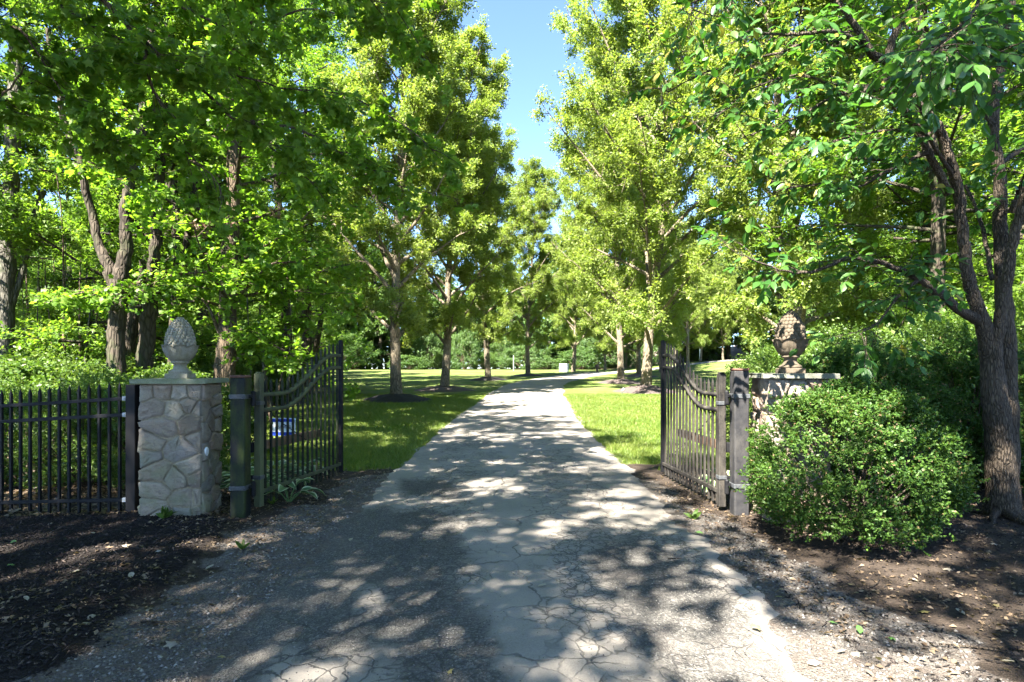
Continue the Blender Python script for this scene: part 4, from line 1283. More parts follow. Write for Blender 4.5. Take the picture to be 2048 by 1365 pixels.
# ---- the dogwood on the right
def dogwood():
    rng = np.random.default_rng(88)
    d0 = 6.15
    org = np.array([(2005 - CX) / F_PX * d0, d0, gz(5.0, d0)])
    t = thing('dogwood_tree', 'two-stemmed dogwood with arching branches right of the boxwood', 'tree', tuple(org))
    def line(a, n=6): return catmull(np.array([[*(pw(px, py, d) - org), w_ / F_PX * d / 2] for px, py, w_, d in a]), n)
    main = [
        [(2004, 1090, 70, d0), (2003, 1030, 58, d0), (2002, 960, 52, d0), (1996, 860, 48, d0), (1988, 780, 43, d0), (1978, 700, 35, d0), (1960, 630, 27, d0 - .05), (1938, 560, 23, d0 - .1), (1926, 480, 20, d0 - .12), (1919, 396, 20, d0 - .15), (1903, 330, 19, d0 - .2), (1883, 269, 18, d0 - .25), (1852, 225, 17, d0 - .3), (1824, 198, 16, d0 - .35), (1795, 155, 15, d0 - .4), (1776, 123, 14, d0 - .4)],
        [(2020, 1070, 52, d0 + .06), (2018, 1000, 38, d0 + .06), (2017, 860, 36, d0 + .06), (2014, 740, 34, d0 + .09), (2010, 640, 31, d0 + .12), (2004, 538, 27, d0 + .2), (1998, 356, 22, d0 + .3), (1986, 257, 20, d0 + .35), (1994, 178, 18, d0 + .4), (2014, 79, 18, d0 + .4), (2024, -60, 15, d0 + .4), (2040, -300, 10, d0 + .4)],
        [(1986, 720, 26, d0 - .04), (2000, 640, 22, d0 - .08), (2014, 560, 20, d0 - .1), (2030, 470, 18, d0 - .1), (2060, 360, 20, d0 - .2), (2120, 180, 15, d0 - .4)],
    ]
    side = [
        [(1776, 123, 17, 5.75), (1745, 107, 16, 5.7), (1725, 75, 14, 5.65), (1697, 32, 12, 5.6), (1660, -10, 11, 5.6), (1600, -120, 8, 5.5)],
        [(1776, 123, 15, 5.75), (1782, 87, 14, 5.8), (1796, 55, 12, 5.8), (1822, 8, 10, 5.9), (1850, -80, 8, 6)],
        [(1725, 92, 9, 5.7), (1690, 70, 9, 5.6), (1661, 63, 8, 5.5), (1606, 69, 7, 5.4), (1550, 68, 5, 5.3), (1495, 66, 4, 5.2)],
        [(1712, 97, 7, 5.7), (1640, 80, 6, 5.75), (1560, 105, 5, 5.8), (1470, 130, 4, 5.8), (1400, 150, 3, 5.8), (1330, 190, 2, 5.8)],
        [(1778, 156, 8, 5.75), (1740, 174, 7, 5.7), (1660, 168, 5, 5.6), (1590, 150, 4, 5.5), (1500, 180, 3, 5.4), (1430, 240, 2.5, 5.4)],
        [(1897, 388, 17, 6.0), (1870, 330, 14, 5.9), (1843, 277, 13, 5.85), (1815, 230, 12, 5.8), (1776, 186, 11, 5.7), (1756, 178, 10, 5.7), (1715, 185, 8, 5.6), (1677, 190, 7, 5.55), (1600, 230, 4, 5.4), (1500, 270, 3, 5.3)],
        [(1950, 640, 22, 6.1), (1910, 612, 18, 5.95), (1880, 588, 16, 5.9), (1840, 560, 13, 5.8), (1790, 535, 11, 5.7), (1740, 520, 9, 5.6), (1690, 518, 8, 5.5), (1620, 545, 6, 5.4), (1560, 540, 4, 5.3), (1480, 510, 2.5, 5.25)],
        [(1870, 300, 9, 5.9), (1820, 320, 7, 5.8), (1770, 345, 5, 5.6), (1700, 380, 4, 5.5), (1640, 370, 3, 5.4), (1560, 380, 2.5, 5.3)],
        [(1905, 350, 8, 5.95), (1850, 270, 6, 5.6), (1800, 260, 5, 5.4), (1700, 275, 4, 5.2), (1600, 300, 3, 5.0)],
        [(1830, 203, 8, 5.8), (1880, 160, 7, 5.5), (1940, 130, 5, 5.0), (1990, 120, 4, 4.5)],
        [(2030, -90, 10, 6.4), (1990, -60, 8, 5.4), (1940, 30, 6, 4.6), (1900, 70, 5, 4.0), (1860, 110, 3, 3.6)],
        [(2022, 427, 12, 6.3), (2045, 368, 10, 6.2), (2080, 250, 8, 5.6), (2040, 140, 6, 4.8), (1980, 110, 4, 4.2), (1930, 150, 3, 3.8)],
        [(1990, 250, 10, 6.45), (1940, 205, 8, 6.6), (1880, 160, 6, 6.8), (1820, 60, 5, 7), (1760, 20, 3, 7.1)],
        [(1600, -120, 7, 5.5), (1520, -60, 5, 5.2), (1440, -20, 4, 5.0), (1360, 20, 3, 4.8)],
        [(1840, 560, 8, 5.8), (1800, 590, 5, 5.7), (1760, 640, 4, 5.6), (1720, 670, 2.5, 5.5)],
        [(1985, 560, 9, 6.3), (1960, 440, 7, 6.6), (1920, 360, 5, 6.9), (1860, 340, 3, 7.2)],
        [(2000, 330, 10, 6.5), (2040, 300, 8, 6.9), (2100, 280, 5, 7.3)],
    ]
    wood = []
    for i, a in enumerate(main):
        P = line(a); wood.append((P[:, :3] + rng.normal(0, .006, P[:, :3].shape), P[:, 3]))
    limbs = []
    for a in side:
        P = line(a, 5); wood.append((P[:, :3] + rng.normal(0, .005, P[:, :3].shape), P[:, 3])); limbs.append(P[:, :3])
    LP_, LD, LN, LL = [], [], [], []
    def addleaf(p, d, s):
        LP_.append(p); LD.append(d); LN.append(np.array([0, -.25, 1.]) + rng.normal(0, .45, 3)); LL.append(s)
    for li, lm in enumerate(limbs):
        L = np.sum(np.linalg.norm(np.diff(lm, axis=0), axis=1)); ns = int(5 + L * 11)
        for j in range(ns):
            g = .10 + .90 * (j + rng.random()) / ns
            q = np.array([np.interp(g * (len(lm) - 1), np.arange(len(lm)), lm[:, k]) for k in range(3)])
            ld = unit(lm[-1] - lm[0])
            td = unit(ld * .8 + rng.normal(0, .75, 3) * np.array([1, 1, .45]))
            sp, dl = polyline(rng, q, td, rng.uniform(.25, .70), 4, .14, -.05)
            wood.append((sp, np.linspace(.0042, .002, 5)))
            tw = [sp]
            if rng.random() < .55:
                s2, _ = polyline(rng, sp[2], td + rng.normal(0, .6, 3), rng.uniform(.15, .35), 4, .14, -.05); tw.append(s2); wood.append((s2, np.linspace(.003, .0016, 5)))
            for s2 in tw:
                for k in (2, 3, 4):
                    dd = unit(s2[k] - s2[k - 1]); sd_ = unit(np.cross(dd, (0, 0, 1.)))
                    for sg in (-1, 1):
                        if rng.random() < .88:
                            addleaf(s2[k], dd * .7 + sd_ * sg * rng.uniform(.5, 1.0) + np.array([0, 0, -rng.uniform(.15, .8)]), rng.uniform(.075, .125))
                addleaf(s2[-1], unit(s2[-1] - s2[-2]) + np.array([0, 0, -.4]), rng.uniform(.09, .125))
    P, D, N, Lf = map(np.array, (LP_, LD, LN, LL))
    print('dogwood leaves', len(P))
    big = [x for x in wood if x[1][0] > .012]; thin = [x for x in wood if x[1][0] <= .012]
    ob('trunk', mesh('dogwood_trunk', *tube_arrays(big, 14), True), B_DOGW, t)
    stuff(ob('twigs', mesh('dogwood_twigs', *tube_arrays(thin, 4), True), B_DOGW, t))
    # flared roots
    rp = []
    for a, l in ((-2.6, .5), (-1.5, .4), (-.4, .35), (2.4, .45), (-2.0, .7)):
        pts = []
        for f in np.linspace(0, 1, 6):
            X, Y = (.10 + l * f) * math.cos(a + .25 * f), (.10 + l * f) * math.sin(a + .25 * f)
            pts.append((X, Y, gz(org[0] + X, org[1] + Y) - org[2] + .05 * (1 - f) - .02 * f))
        rp.append((np.array(pts), np.linspace(.05, .012, 6)))
    ob('roots', mesh('roots', *tube_arrays(rp, 8), True), B_DOGW, t)
    near_leaf_objects(t, org, T_ellipse(.25, .05, .14), P, D, N, Lf, M_DOGW, screen_score(P + org, Lf))
dogwood()

# ---- generic woods: left, far, right, and the trees behind the camera whose shade falls on the drive
WL = [(-10.4, 16.0, 2, .95), (-11.0, 20.5, 2, 1.0), (-12.8, 19.0, 1, 1.0), (-10.0, 27.0, 1, 1.22), (-14.5, 25.0, 2, 1.1), (-18.0, 17.0, 1, 1.0), (-14.5, 14.0, 1, .95),
      (-10.8, 31.5, 1, 1.35), (-16.5, 33.0, 0, 1.05), (-23.0, 25.0, 0, 1.1), (-13.0, 39.0, 2, 1.1), (-20.0, 42.0, 1, 1.0), (-27.0, 36.0, 0, 1.1), (-15.5, 47.0, 0, 1.05),
      (-33.0, 30.0, 1, 1.1), (-23.5, 52.0, 0, 1.1), (-19.0, 57.0, 2, 1.15), (-31.0, 47.0, 0, 1.15), (-22.0, 14.0, 2, 1.05)]
for i, (x, y, v, s) in enumerate(WL):
    plant_tree('woodland_tree', 'leafy green woodland tree in the dense wood left of the lawn', FOREST[v], x, y, i * 1.37, s, 'trees of the wood left of the lawn')
WR = [(12.5, 13.0, 2, .9), (13.8, 19.5, 1, 1.2), (10.2, 14.2, 1, .95), (10.8, 9.8, 2, .72), (15.5, 18.5, 0, 1.0), (14.0, 25.5, 2, 1.0), (19.5, 14.0, 1, 1.0), (20.0, 24.0, 0, 1.05), (22.0, 33.0, 2, 1.1), (27.0, 19.0, 1, 1.1), (28, 41, 0, 1.1), (31, 29, 2, 1.1)]
for i, (x, y, v, s) in enumerate(WR):
    plant_tree('woodland_tree', 'bright green leafy tree beyond the hedge on the right', FOREST[v], x, y, i * 2.17 + .5, s, 'trees beyond the right hedge')
rngf = np.random.default_rng(3)
k = 0
for a in np.linspace(-50, 52, 58):
    d = rngf.uniform(86, 100) if a > -12 else rngf.uniform(72, 92)
    x, y = d * math.sin(math.radians(a)), d * math.cos(math.radians(a))
    if x < 12 and y < 80 and x > np.interp(y, XL_Y, XL_X) - 1: y = 84
    plant_tree('backdrop_tree', 'distant green tree in the far tree line beyond the lawn', FARV, x, y, k * 1.7, rngf.uniform(.85, 1.35), 'far tree line'); k += 1
for a in np.linspace(-46, 50, 34):
    d = rngf.uniform(112, 130)
    x, y = d * math.sin(math.radians(a)), d * math.cos(math.radians(a))
    plant_tree('backdrop_tree', 'distant green tree in the far tree line beyond the lawn', FARV, x, y, k * 1.7, rngf.uniform(1.4, 1.8), 'far tree line', sz=rngf.uniform(1.0, 1.3)); k += 1
for i, (x, y, s, rz_) in enumerate([(-6.6, -5.6, 1.0, 2.7), (-2.4, -4.2, .95, 3.6), (-5.6, -.8, .92, .3), (-4.2, 3.0, .9, 1.0), (-9.4, -2.9, 1.0, 5), (-.6, -7.0, .95, 4.4), (-3.7, -2.0, .9, 2.2), (.8, -2.6, .9, 5.3), (-11.4, -1.4, .95, 3.1), (3.6, -4.6, .95, .9)]):
    plant_tree('shade_tree', 'tall roadside tree behind the viewpoint, outside the picture', HIGHV, x, y, rz_, s, 'trees behind the viewpoint')

# slim saplings in the wood
rs = np.random.default_rng(19)
for i in range(26):
    d = rs.uniform(14, 22); px = rs.uniform(55, 190) if i < 20 else rs.uniform(480, 640)
    x = (px - CX) / F_PX * d
    H = rs.uniform(4, 6.5)
    P, _ = polyline(rs, (0, 0, -.2), (rs.normal(0, .05), rs.normal(0, .05), 1), H, 8, .03, .02)
    o = ob('sapling_stem', mesh('sapling_stem', *tube_arrays([(P, np.linspace(rs.uniform(.02, .045), .008, 9))], 6), True), B_GREY if i % 2 else B_MAPLE, loc=(x, d, gz(x, d)))
    tag(o, 'slim bare sapling stem in the thicket at the wood edge', 'sapling', 'slim sapling stems')

# ---- shrubs
def shrub_meshes(seed, nsp, leaf, per, spr, lumps=.10, T=None, core=.72, tall=0):
    """unit-radius ball of leafy sprigs with dark twigs inside"""
    rng = np.random.default_rng(seed)
    nt_ = max(60, nsp // 16)
    tc = unit_rows(rng.normal(0, 1, (nt_, 3))); tc[:, 2] = np.where(tc[:, 2] < -.72, -tc[:, 2], tc[:, 2])
    tid = rng.integers(0, nt_, nsp)
    u = unit_rows(tc[tid] + rng.normal(0, .075, (nsp, 3)))
    tuft = rng.normal(0, .028, nt_)[tid]
    lump = 1 + lumps * (np.sin(u[:, 0] * 5.1 + 1) * np.sin(u[:, 1] * 4.3 + 2) + np.sin(u[:, 2] * 6.2 + u[:, 0] * 3.7) + .8 * np.sin(u[:, 0] * 13 + u[:, 2] * 11) * np.sin(u[:, 1] * 12))
    r = lump * np.where(rng.random(nsp) < .72, rng.uniform(.90, 1.05, nsp), rng.uniform(core, .95, nsp))
    r = r + tuft - .10 * np.linalg.norm(u - tc[tid], axis=1) / .08 * .5
    r += np.where(rng.random(nsp) < .06, rng.uniform(0, .12 + tall, nsp), 0)
    base = u * r[:, None]
    dr = unit_rows(u * .8 + rng.normal(0, .55, (nsp, 3)) + np.array([0, 0, .55]))
    f = np.tile(np.linspace(.1, 1, per), nsp)
    k = np.repeat(np.arange(nsp), per)
    P = base[k] + dr[k] * (f * spr)[:, None] + rng.normal(0, spr * .06, (nsp * per, 3))
    sd_ = unit_rows(rng.normal(0, 1, (nsp * per, 3)))
    D = dr[k] * .55 + sd_ * .9
    N = dr[k] * .9 + rng.normal(0, .4, D.shape)
    L = leaf * rng.uniform(.7, 1.25, len(P))
    V, F = leaves(T or T_diamond(.30, .08), P, D, N, L)
    stems = []
    for i in range(0, 46):
        a = rng.uniform(0, 6.28); q = unit(rng.normal(0, 1, 3) + np.array([0, 0, .25])) * rng.uniform(.7, .92)
        p0 = np.array([.18 * math.cos(a) * rng.random(), .18 * math.sin(a) * rng.random(), -.95])
        m1 = p0 * .5 + q * .45 + rng.normal(0, .05, 3)
        stems.append((catmull(np.array([p0, m1, q]), 4), np.linspace(.022, .004, 9)))
    return mesh('shrub_foliage', V, F), mesh('shrub_stems', *tube_arrays(stems, 5), True)
BOXF, BOXS = shrub_meshes(1, 8600, .032, 11, .085, .030, core=.80)
BOXF.materials.append(M_BOX); BOXS.materials.append(B_DOGW)
HEDF, HEDS = shrub_meshes(2, 3600, .036, 11, .15, .07, tall=.1)
HEDF.materials.append(M_HEDGE); HEDS.materials.append(B_DOGW)
SHRF, SHRS = shrub_meshes(3, 1500, .075, 11, .30, .12, tall=.2)
SHRF.materials.append(M_SHRUB); SHRS.materials.append(B_MAPLE)
FSHF = SHRF.copy(); FSHF.materials.clear(); FSHF.materials.append(M_FAR)
def shrub(name, label, fm, sm, x, y, r, rz_=0, group=None, z=None):
    zz = gz(x, y)
    t = thing(name, label, 'shrub', (x, y, zz), rz_, group)
    stuff(ob('foliage', fm, None, t, loc=(0, 0, r[2] * .82), scale=r))
    ob('stems', sm, None, t, loc=(0, 0, r[2] * .82), scale=r)
    return t
shrub('boxwood', 'large round boxwood bush in front of the right pillar', BOXF, BOXS, 3.02, 5.32, (.90, .78, .735), .4)
# right hedge
shrub('hedge_shrub', 'dark clipped hedge shrub directly behind the round boxwood', BOXF, BOXS, 4.25, 7.35, (1.05, .85, .93), 2.1, 'clipped shrubs of the right hedge')
shrub('hedge_shrub', 'dark clipped hedge shrub behind the dogwood trunk', BOXF, BOXS, 5.75, 7.55, (1.15, .95, .98), 3.4, 'clipped shrubs of the right hedge')
shrub('hedge_shrub', 'clipped hedge shrub cut by the right edge', BOXF, BOXS, 7.3, 7.8, (1.15, 1.0, 1.02), 5.0, 'clipped shrubs of the right hedge')
shrub('hedge_shrub', 'loose leafy shrub with upright sprays behind the right pillar', HEDF, HEDS, 4.55, 9.2, (1.35, .9, 1.02), .3, 'loose shrubs behind the right hedge')
shrub('hedge_shrub', 'tall loose shrub behind the clipped hedge right of the dogwood', HEDF, HEDS, 7.4, 10.2, (1.6, 1.1, 1.25), 1.3, 'loose shrubs behind the right hedge')
shrub('hedge_shrub', 'tall loose shrub behind the clipped hedge left of the dogwood', HEDF, HEDS, 6.0, 10.8, (1.4, 1.0, 1.15), 2.3, 'loose shrubs behind the right hedge')
# hedge behind the fence
for i, (x, y, rx_, rz2) in enumerate([(-4.55, 7.85, .82, .70), (-5.6, 8.0, .88, .74), (-6.75, 8.25, .92, .72), (-7.95, 8.4, .95, .74)]):
    lab = ['dark hedge shrub behind the fence next to the pale pillar', 'dark hedge shrub behind the middle of the fence', 'dark hedge shrub behind the left end of the fence', 'dark hedge shrub behind the fence outside the left edge'][i]
    shrub('hedge_shrub', lab, HEDF, HEDS, x, y, (rx_, .72, rz2), i * 1.9, 'hedge behind the fence')
# undergrowth at the wood edge and round the lawn
US = [(-5.2, 10.2, .8, .75), (-6.3, 10.0, .95, .85), (-7.4, 10.4, 1.0, .95), (-8.6, 10.8, 1.1, 1.0), (-9.9, 11.2, 1.2, 1.0), (-7.2, 12.4, 1.0, .9), (-8.8, 13.2, 1.2, 1.0), (-10.6, 13.6, 1.3, 1.1), (-12.6, 13.0, 1.4, 1.1),
      (-8.0, 16.5, 1.0, .8), (-9.9, 17.4, 1.2, 1.0), (-12.0, 16.6, 1.4, 1.1), (-14.8, 17.2, 1.5, 1.2), (-9.2, 21.5, 1.1, .9), (-11.4, 22.4, 1.3, 1.0), (-13.8, 21.5, 1.5, 1.2), (-10.6, 27.0, 1.3, 1.0), (-12.9, 28.5, 1.5, 1.2), (-11.9, 34.0, 1.4, 1.1), (-14.4, 36.0, 1.6, 1.2),
      (-14.2, 42.0, 1.5, 1.1), (-16.8, 44.0, 1.6, 1.3), (-17.6, 51.0, 1.7, 1.3), (-20.5, 56.0, 1.8, 1.4), (-22.5, 61.5, 1.9, 1.4), (-26.0, 66.0, 2.0, 1.5)]
for i, (x, y, rx_, rz2) in enumerate(US):
    shrub('undergrowth_shrub', 'yellow-green undergrowth bush along the shady wood edge', SHRF, SHRS, x, y, (rx_, rx_ * .9, rz2 * (.82 if y < 14 else 1)), i * 1.3, 'undergrowth along the wood edge')
for i, a in enumerate(np.linspace(-30, 12, 24)):
    d = 86 + 5 * math.sin(i * 2.1)
    x, y = d * math.sin(math.radians(a)), d * math.cos(math.radians(a))
    shrub('far_shrub', 'distant shrub in the green margin beyond the far lawn', FSHF, SHRS, x, y, (1.8 + 1.8 * math.sin(i * 2.9) ** 2, 1.8, .9 + 1.9 * math.sin(i * 1.7) ** 2), i * .9, 'shrubs along the far lawn margin')
for i, (x, y) in enumerate([(22.5, 82), (26, 84), (29.5, 85.5)]):
    shrub('far_shrub', 'yellowish rounded shrub on the far bank between the pear trunks', SHRF, SHRS, x, y, (1.5, 1.2, .9), i * 1.9, 'yellowish shrubs on the far bank')
for i, (x, y, rx_, rz2) in enumerate([(9.0, 12.0, 1.5, 1.3), (11.2, 14.5, 1.7, 1.5), (13.5, 11.0, 1.8, 1.6), (10.0, 17.5, 1.1, .8), (15.5, 15.5, 1.8, 1.6), (12.0, 20.5, 1.4, 1.1), (17.5, 21.5, 1.8, 1.4)]):
    shrub('undergrowth_shrub', 'bright green bush under the trees beyond the right hedge', SHRF, SHRS, x, y, (rx_, rx_ * .9, rz2), i * 1.3 + .4, 'bushes beyond the right hedge')
# pale earth bank far behind the right row
M_BANK = m_plain('dry_bank', (.17, .132, .108), .95, var=.25, sc=1.2, bump=.3)
V = []; bx = np.linspace(10, 75, 60)
for x in bx:
    for k, (dy, hz_) in enumerate([(0, -.3), (1.5, .9), (4, 1.9), (8, 2.4), (14, 1.0), (20, -1)]):
        y = 86 + dy - .02 * (x - 40)
        V.append((x, y, gz(x, 86) + hz_ * (1 + .3 * math.sin(x * .35) + .12 * math.sin(x * 1.3)) * float(sst(9, 18, x))))
F = [(i * 6 + k, (i + 1) * 6 + k, (i + 1) * 6 + k + 1, i * 6 + k + 1) for i in range(59) for k in range(5)]
struct(ob('earth_bank', mesh('earth_bank', V, np.array(F), True), M_BANK))
wx, wy = 24.9, 79.5
wp = thing('white_post', 'white post standing on the far rise between pear trunks', 'post', (wx, wy, gz(wx, wy)))
mb = MB(); mb.box(0, 0, .8, .16, .16, 2.2, bev=.02); ob('shaft', mb.done('shaft'), M_WHITE, wp)
mb = MB(); mb.box(0, 0, 1.92, .22, .22, .06, bev=.02); ob('cap', mb.done('cap'), M_WHITE, wp)

# ---- hostas
def hosta_leaf(seed):
    rng = np.random.default_rng(seed)
    nu, nv = 7, 9
    V = []; E = []
    for j in range(nv):
        v = j / (nv - 1)
        hw = .30 * math.sin(math.pi * v ** .8) ** .85 if 0 < v < 1 else 0.004
        for i in range(nu):
            u = -1 + 2 * i / (nu - 1)
            V.append((v, u * hw, .10 * abs(u) * (hw / .3) + .22 * v - .42 * v * v + .012 * math.sin(9 * v + 3 * u)))
            E.append(max(abs(u), 1 - min(1, v * 6) if False else 0))
    F = [(j * nu + i, j * nu + i + 1, (j + 1) * nu + i + 1, (j + 1) * nu + i) for j in range(nv - 1) for i in range(nu - 1)]
    return mesh('leaf', V, np.array(F), True, {'rim': E})
m, t, out = newmat('hosta_leaf'); b = NB(t)
rim = b.ramp(b.attr('rim'), [(.62, 0.0), (.74, 1.0)])
colr = b.mix(b.ramp(b.objrand(), [(0, 0.0), (1, 1.0)]), (.050, .120, .030), (.095, .165, .050))
colr = b.mix(rim, colr, (.42, .47, .27))
tr = b.n('ShaderNodeBsdfTranslucent'); b.set(tr.inputs['Color'], colr)
mx = b.n('ShaderNodeMixShader'); mx.inputs[0].default_value = .3
t.links.new(b.bsdf(colr, .4, spec=.4), mx.inputs[1]); t.links.new(tr.outputs[0], mx.inputs[2]); b.out(mx.outputs[0], out)
M_HOSTA = m
HL = [hosta_leaf(i) for i in range(2)]
for h in HL: h.materials.append(M_HOSTA)
M_STALK = m_plain('hosta_stalk', (.08, .14, .04), .5)
rh = np.random.default_rng(7)
HOST = [(-2.95, 7.0, 'white-edged hosta at the foot of the left gate by its hinge', 16, 1.0), (-3.05, 7.7, 'white-edged hosta behind the middle of the left gate', 16, 1.05), (-2.95, 8.4, 'white-edged hosta behind the far end of the left gate', 14, .9),
        (-3.6, 7.15, 'white-edged hosta between the pale pillar and the left gate', 14, .95), (-3.75, 8.1, 'white-edged hosta farthest back behind the left gate', 14, 1.0), (-2.5, 6.72, 'drooping white-edged hosta poking through the left gate pickets', 9, .85),
        (2.62, 7.3, 'hosta behind the right gate near its hinge', 13, .95)]
for x, y, lab, n, s in HOST:
    t = thing('hosta', lab, 'hosta', (x, y, gz(x, y)), 0, 'hostas by the gates', scale=s)
    stk = []
    for k in range(n):
        a = k * 2.4 + rh.normal(0, .25); el = np.interp(k / n, [0, 1], [.95, .25]) + rh.normal(0, .1)
        Lp = np.interp(k / n, [0, 1], [.20, .26]) * rh.uniform(.8, 1.2)
        p1 = np.array([math.cos(a) * math.cos(el) * Lp, math.sin(a) * math.cos(el) * Lp, math.sin(el) * Lp + .03])
        stk.append((np.array([(0, 0, -.02), p1 * .5 + np.array([0, 0, .03]), p1]), np.array([.007, .006, .004])))
        o = ob('leaf', HL[k % 2], None, t, loc=tuple(p1), scale=rh.uniform(.20, .30))
        o.rotation_euler = (rh.normal(0, .2), -(el - .75) * .8 + rh.normal(0, .1) - .1, a)
    ob('stalks', mesh('stalks', *tube_arrays(stk, 5), True), M_STALK, t)

# ------------------------------------------------------------------ grass, litter, gravel, mulch chips
rg = np.random.default_rng(31)
def scatter(n, x0, x1, y0, y1, fn, bias=1.0):
    x = rg.uniform(x0, x1, n); y = y0 + (y1 - y0) * rg.random(n) ** bias
    keep = rg.random(n) < fn(x, y)
    return x[keep], y[keep]
def off_road(x, y):
    h = np.interp(y, [0, 2.8, 5, 8.5, 24, 80], [1.5, 1.52, 1.62, 1.72, 1.78, 1.6])
    return (np.abs(road_dist(x, y)) > h + .02).astype(float)
gxs, gys = scatter(420000, -9.5, 9.5, 8.3, 27, lambda x, y: sst(.35, .6, m_lawn(x, y)) * (np.abs(road_dist(x, y)) > 1.62 + .12 * fbm(x * 3, y * 3, 8)), 1.5)
gzs = ground(gxs, gys)
n = len(gxs); print('grass', n)
hgt = rg.uniform(.035, .085, n) * (1 + .5 * (fbm(gxs * .8, gys * .8, 3) - .5))
a = rg.uniform(0, 6.283, n); wd = rg.uniform(.004, .008, n) * np.interp(gys, [8, 27], [1, 2.2])
lean = rg.normal(0, .035, (n, 2))
V = np.empty((n, 3, 3))
V[:, 0] = np.stack([gxs - wd * np.cos(a), gys - wd * np.sin(a), gzs - .004], -1)
V[:, 1] = np.stack([gxs + wd * np.cos(a), gys + wd * np.sin(a), gzs - .004], -1)
V[:, 2] = np.stack([gxs + lean[:, 0], gys + lean[:, 1], gzs + hgt], -1)
stuff(ob('grass', mesh('grass', V, np.arange(n * 3).reshape(-1, 3)), M_GRASS), 'short green lawn grass on both sides of the drive', 'grass')

# gravel pebbles
def pebble_field(name, label, xs, ys, s0, s1, mat, flat=.6, lift=0.0):
    n = len(xs)
    T0 = np.array([(1, 0, 0), (0, 1, 0), (-1, 0, 0), (0, -1, 0), (0, 0, 1), (0, 0, -1)], float)
    TF = np.array([(0, 1, 4), (1, 2, 4), (2, 3, 4), (3, 0, 4), (1, 0, 5), (2, 1, 5), (3, 2, 5), (0, 3, 5)])
    s = rg.uniform(s0, s1, n); a = rg.uniform(0, 6.283, n)
    W = T0[None] * (1 + rg.uniform(-.3, .3, (n, 6, 3))) * s[:, None, None]
    W[:, :, 2] *= flat
    ca, sa = np.cos(a)[:, None], np.sin(a)[:, None]
    X = W[:, :, 0] * ca - W[:, :, 1] * sa + xs[:, None]; Y = W[:, :, 0] * sa + W[:, :, 1] * ca + ys[:, None]
    Z = W[:, :, 2] + (ground(xs, ys) + lift + s * flat * .3)[:, None]
    V = np.stack([X, Y, Z], -1).reshape(-1, 3)
    F = (TF[None] + (np.arange(n) * 6)[:, None, None]).reshape(-1, 3)
    return stuff(ob(name, mesh(name, V, F), mat), label, 'gravel')
def m_pebble():
    m, t, out = newmat('gravel'); b = NB(t)
    colr = b.ramp(b.island(), [(0, (.052, .047, .042)), (.4, (.098, .088, .077)), (.75, (.155, .139, .120)), (1, (.26, .238, .21))])
    b.out(b.bsdf(colr, .85, spec=.25), out); return m
M_PEB = m_pebble()
xs, ys = scatter(42000, -3.6, 4.2, 2.2, 9.3, lambda x, y: sst(.3, .8, m_gravel(x, y) * (1 - m_mulch(x, y))) * off_road(x, y), 1.5)
print('pebbles', len(xs))
pebble_field('gravel', 'grey gravel along both edges of the drive', xs, ys, .005, .014, M_PEB)
xs, ys = scatter(9000, -1.6, 1.6, 2.3, 8, lambda x, y: .25 + .75 * (fbm(x * 2, y * 2, 12) > .55), 1.6)
pebble_field('loose_grit', 'loose grit scattered over the worn drive', xs, ys, .0025, .006, M_PEB, .7, .035)

# mulch chips
def chips(name, label, xs, ys, mat, l0=.012, l1=.042):
    n = len(xs)
    C = np.array([(x, y, z) for x in (-1, 1) for y in (-1, 1) for z in (-1, 1)], float)
    TF = np.array([(0, 1, 3, 2), (4, 6, 7, 5), (0, 4, 5, 1), (2, 3, 7, 6), (0, 2, 6, 4), (1, 5, 7, 3)])
    L = rg.uniform(l0, l1, n) / 2; wv = rg.uniform(.002, .006, n); hv = rg.uniform(.001, .003, n)
    W = C[None] * np.stack([L, wv, hv], -1)[:, None, :]
    W[:, 4:, 1] *= rg.uniform(.3, 1, n)[:, None]
    a = rg.uniform(0, 6.283, n); ti = rg.normal(0, .35, n)
    X0 = W[:, :, 0] * np.cos(ti)[:, None] - W[:, :, 2] * np.sin(ti)[:, None]; Z0 = W[:, :, 0] * np.sin(ti)[:, None] + W[:, :, 2] * np.cos(ti)[:, None]
    X = X0 * np.cos(a)[:, None] - W[:, :, 1] * np.sin(a)[:, None] + xs[:, None]; Y = X0 * np.sin(a)[:, None] + W[:, :, 1] * np.cos(a)[:, None] + ys[:, None]
    Z = Z0 + (ground(xs, ys) + L * np.abs(np.sin(ti)) * .8 + .003)[:, None]
    return stuff(ob(name, mesh(name, np.stack([X, Y, Z], -1), (TF[None] + (np.arange(n) * 8)[:, None, None]).reshape(-1, 4)), mat), label, 'mulch')
m, t, out = newmat('mulch_chip'); b = NB(t)
b.out(b.bsdf(b.ramp(b.island(), [(0, (.008, .007, .0065)), (.6, (.019, .015, .0135)), (.9, (.042, .031, .026)), (1, (.11, .082, .064))]), .9, spec=.25), out)
M_CHIP = m
xs, ys = scatter(26000, -6.0, -1.9, 2.2, 6.7, lambda x, y: sst(.25, .8, m_mulch(x, y)), 1.35)
print('chips', len(xs))
chips('mulch_chips', 'dark shredded bark mulch in front of the fence', xs, ys, M_CHIP)
xs, ys = scatter(6500, 1.8, 6, 2.2, 7.5, lambda x, y: off_road(x, y) * .8, 1.3)
chips('bark_debris', 'fine bark debris on the bare soil right of the drive', xs, ys, M_CHIP, .01, .04)

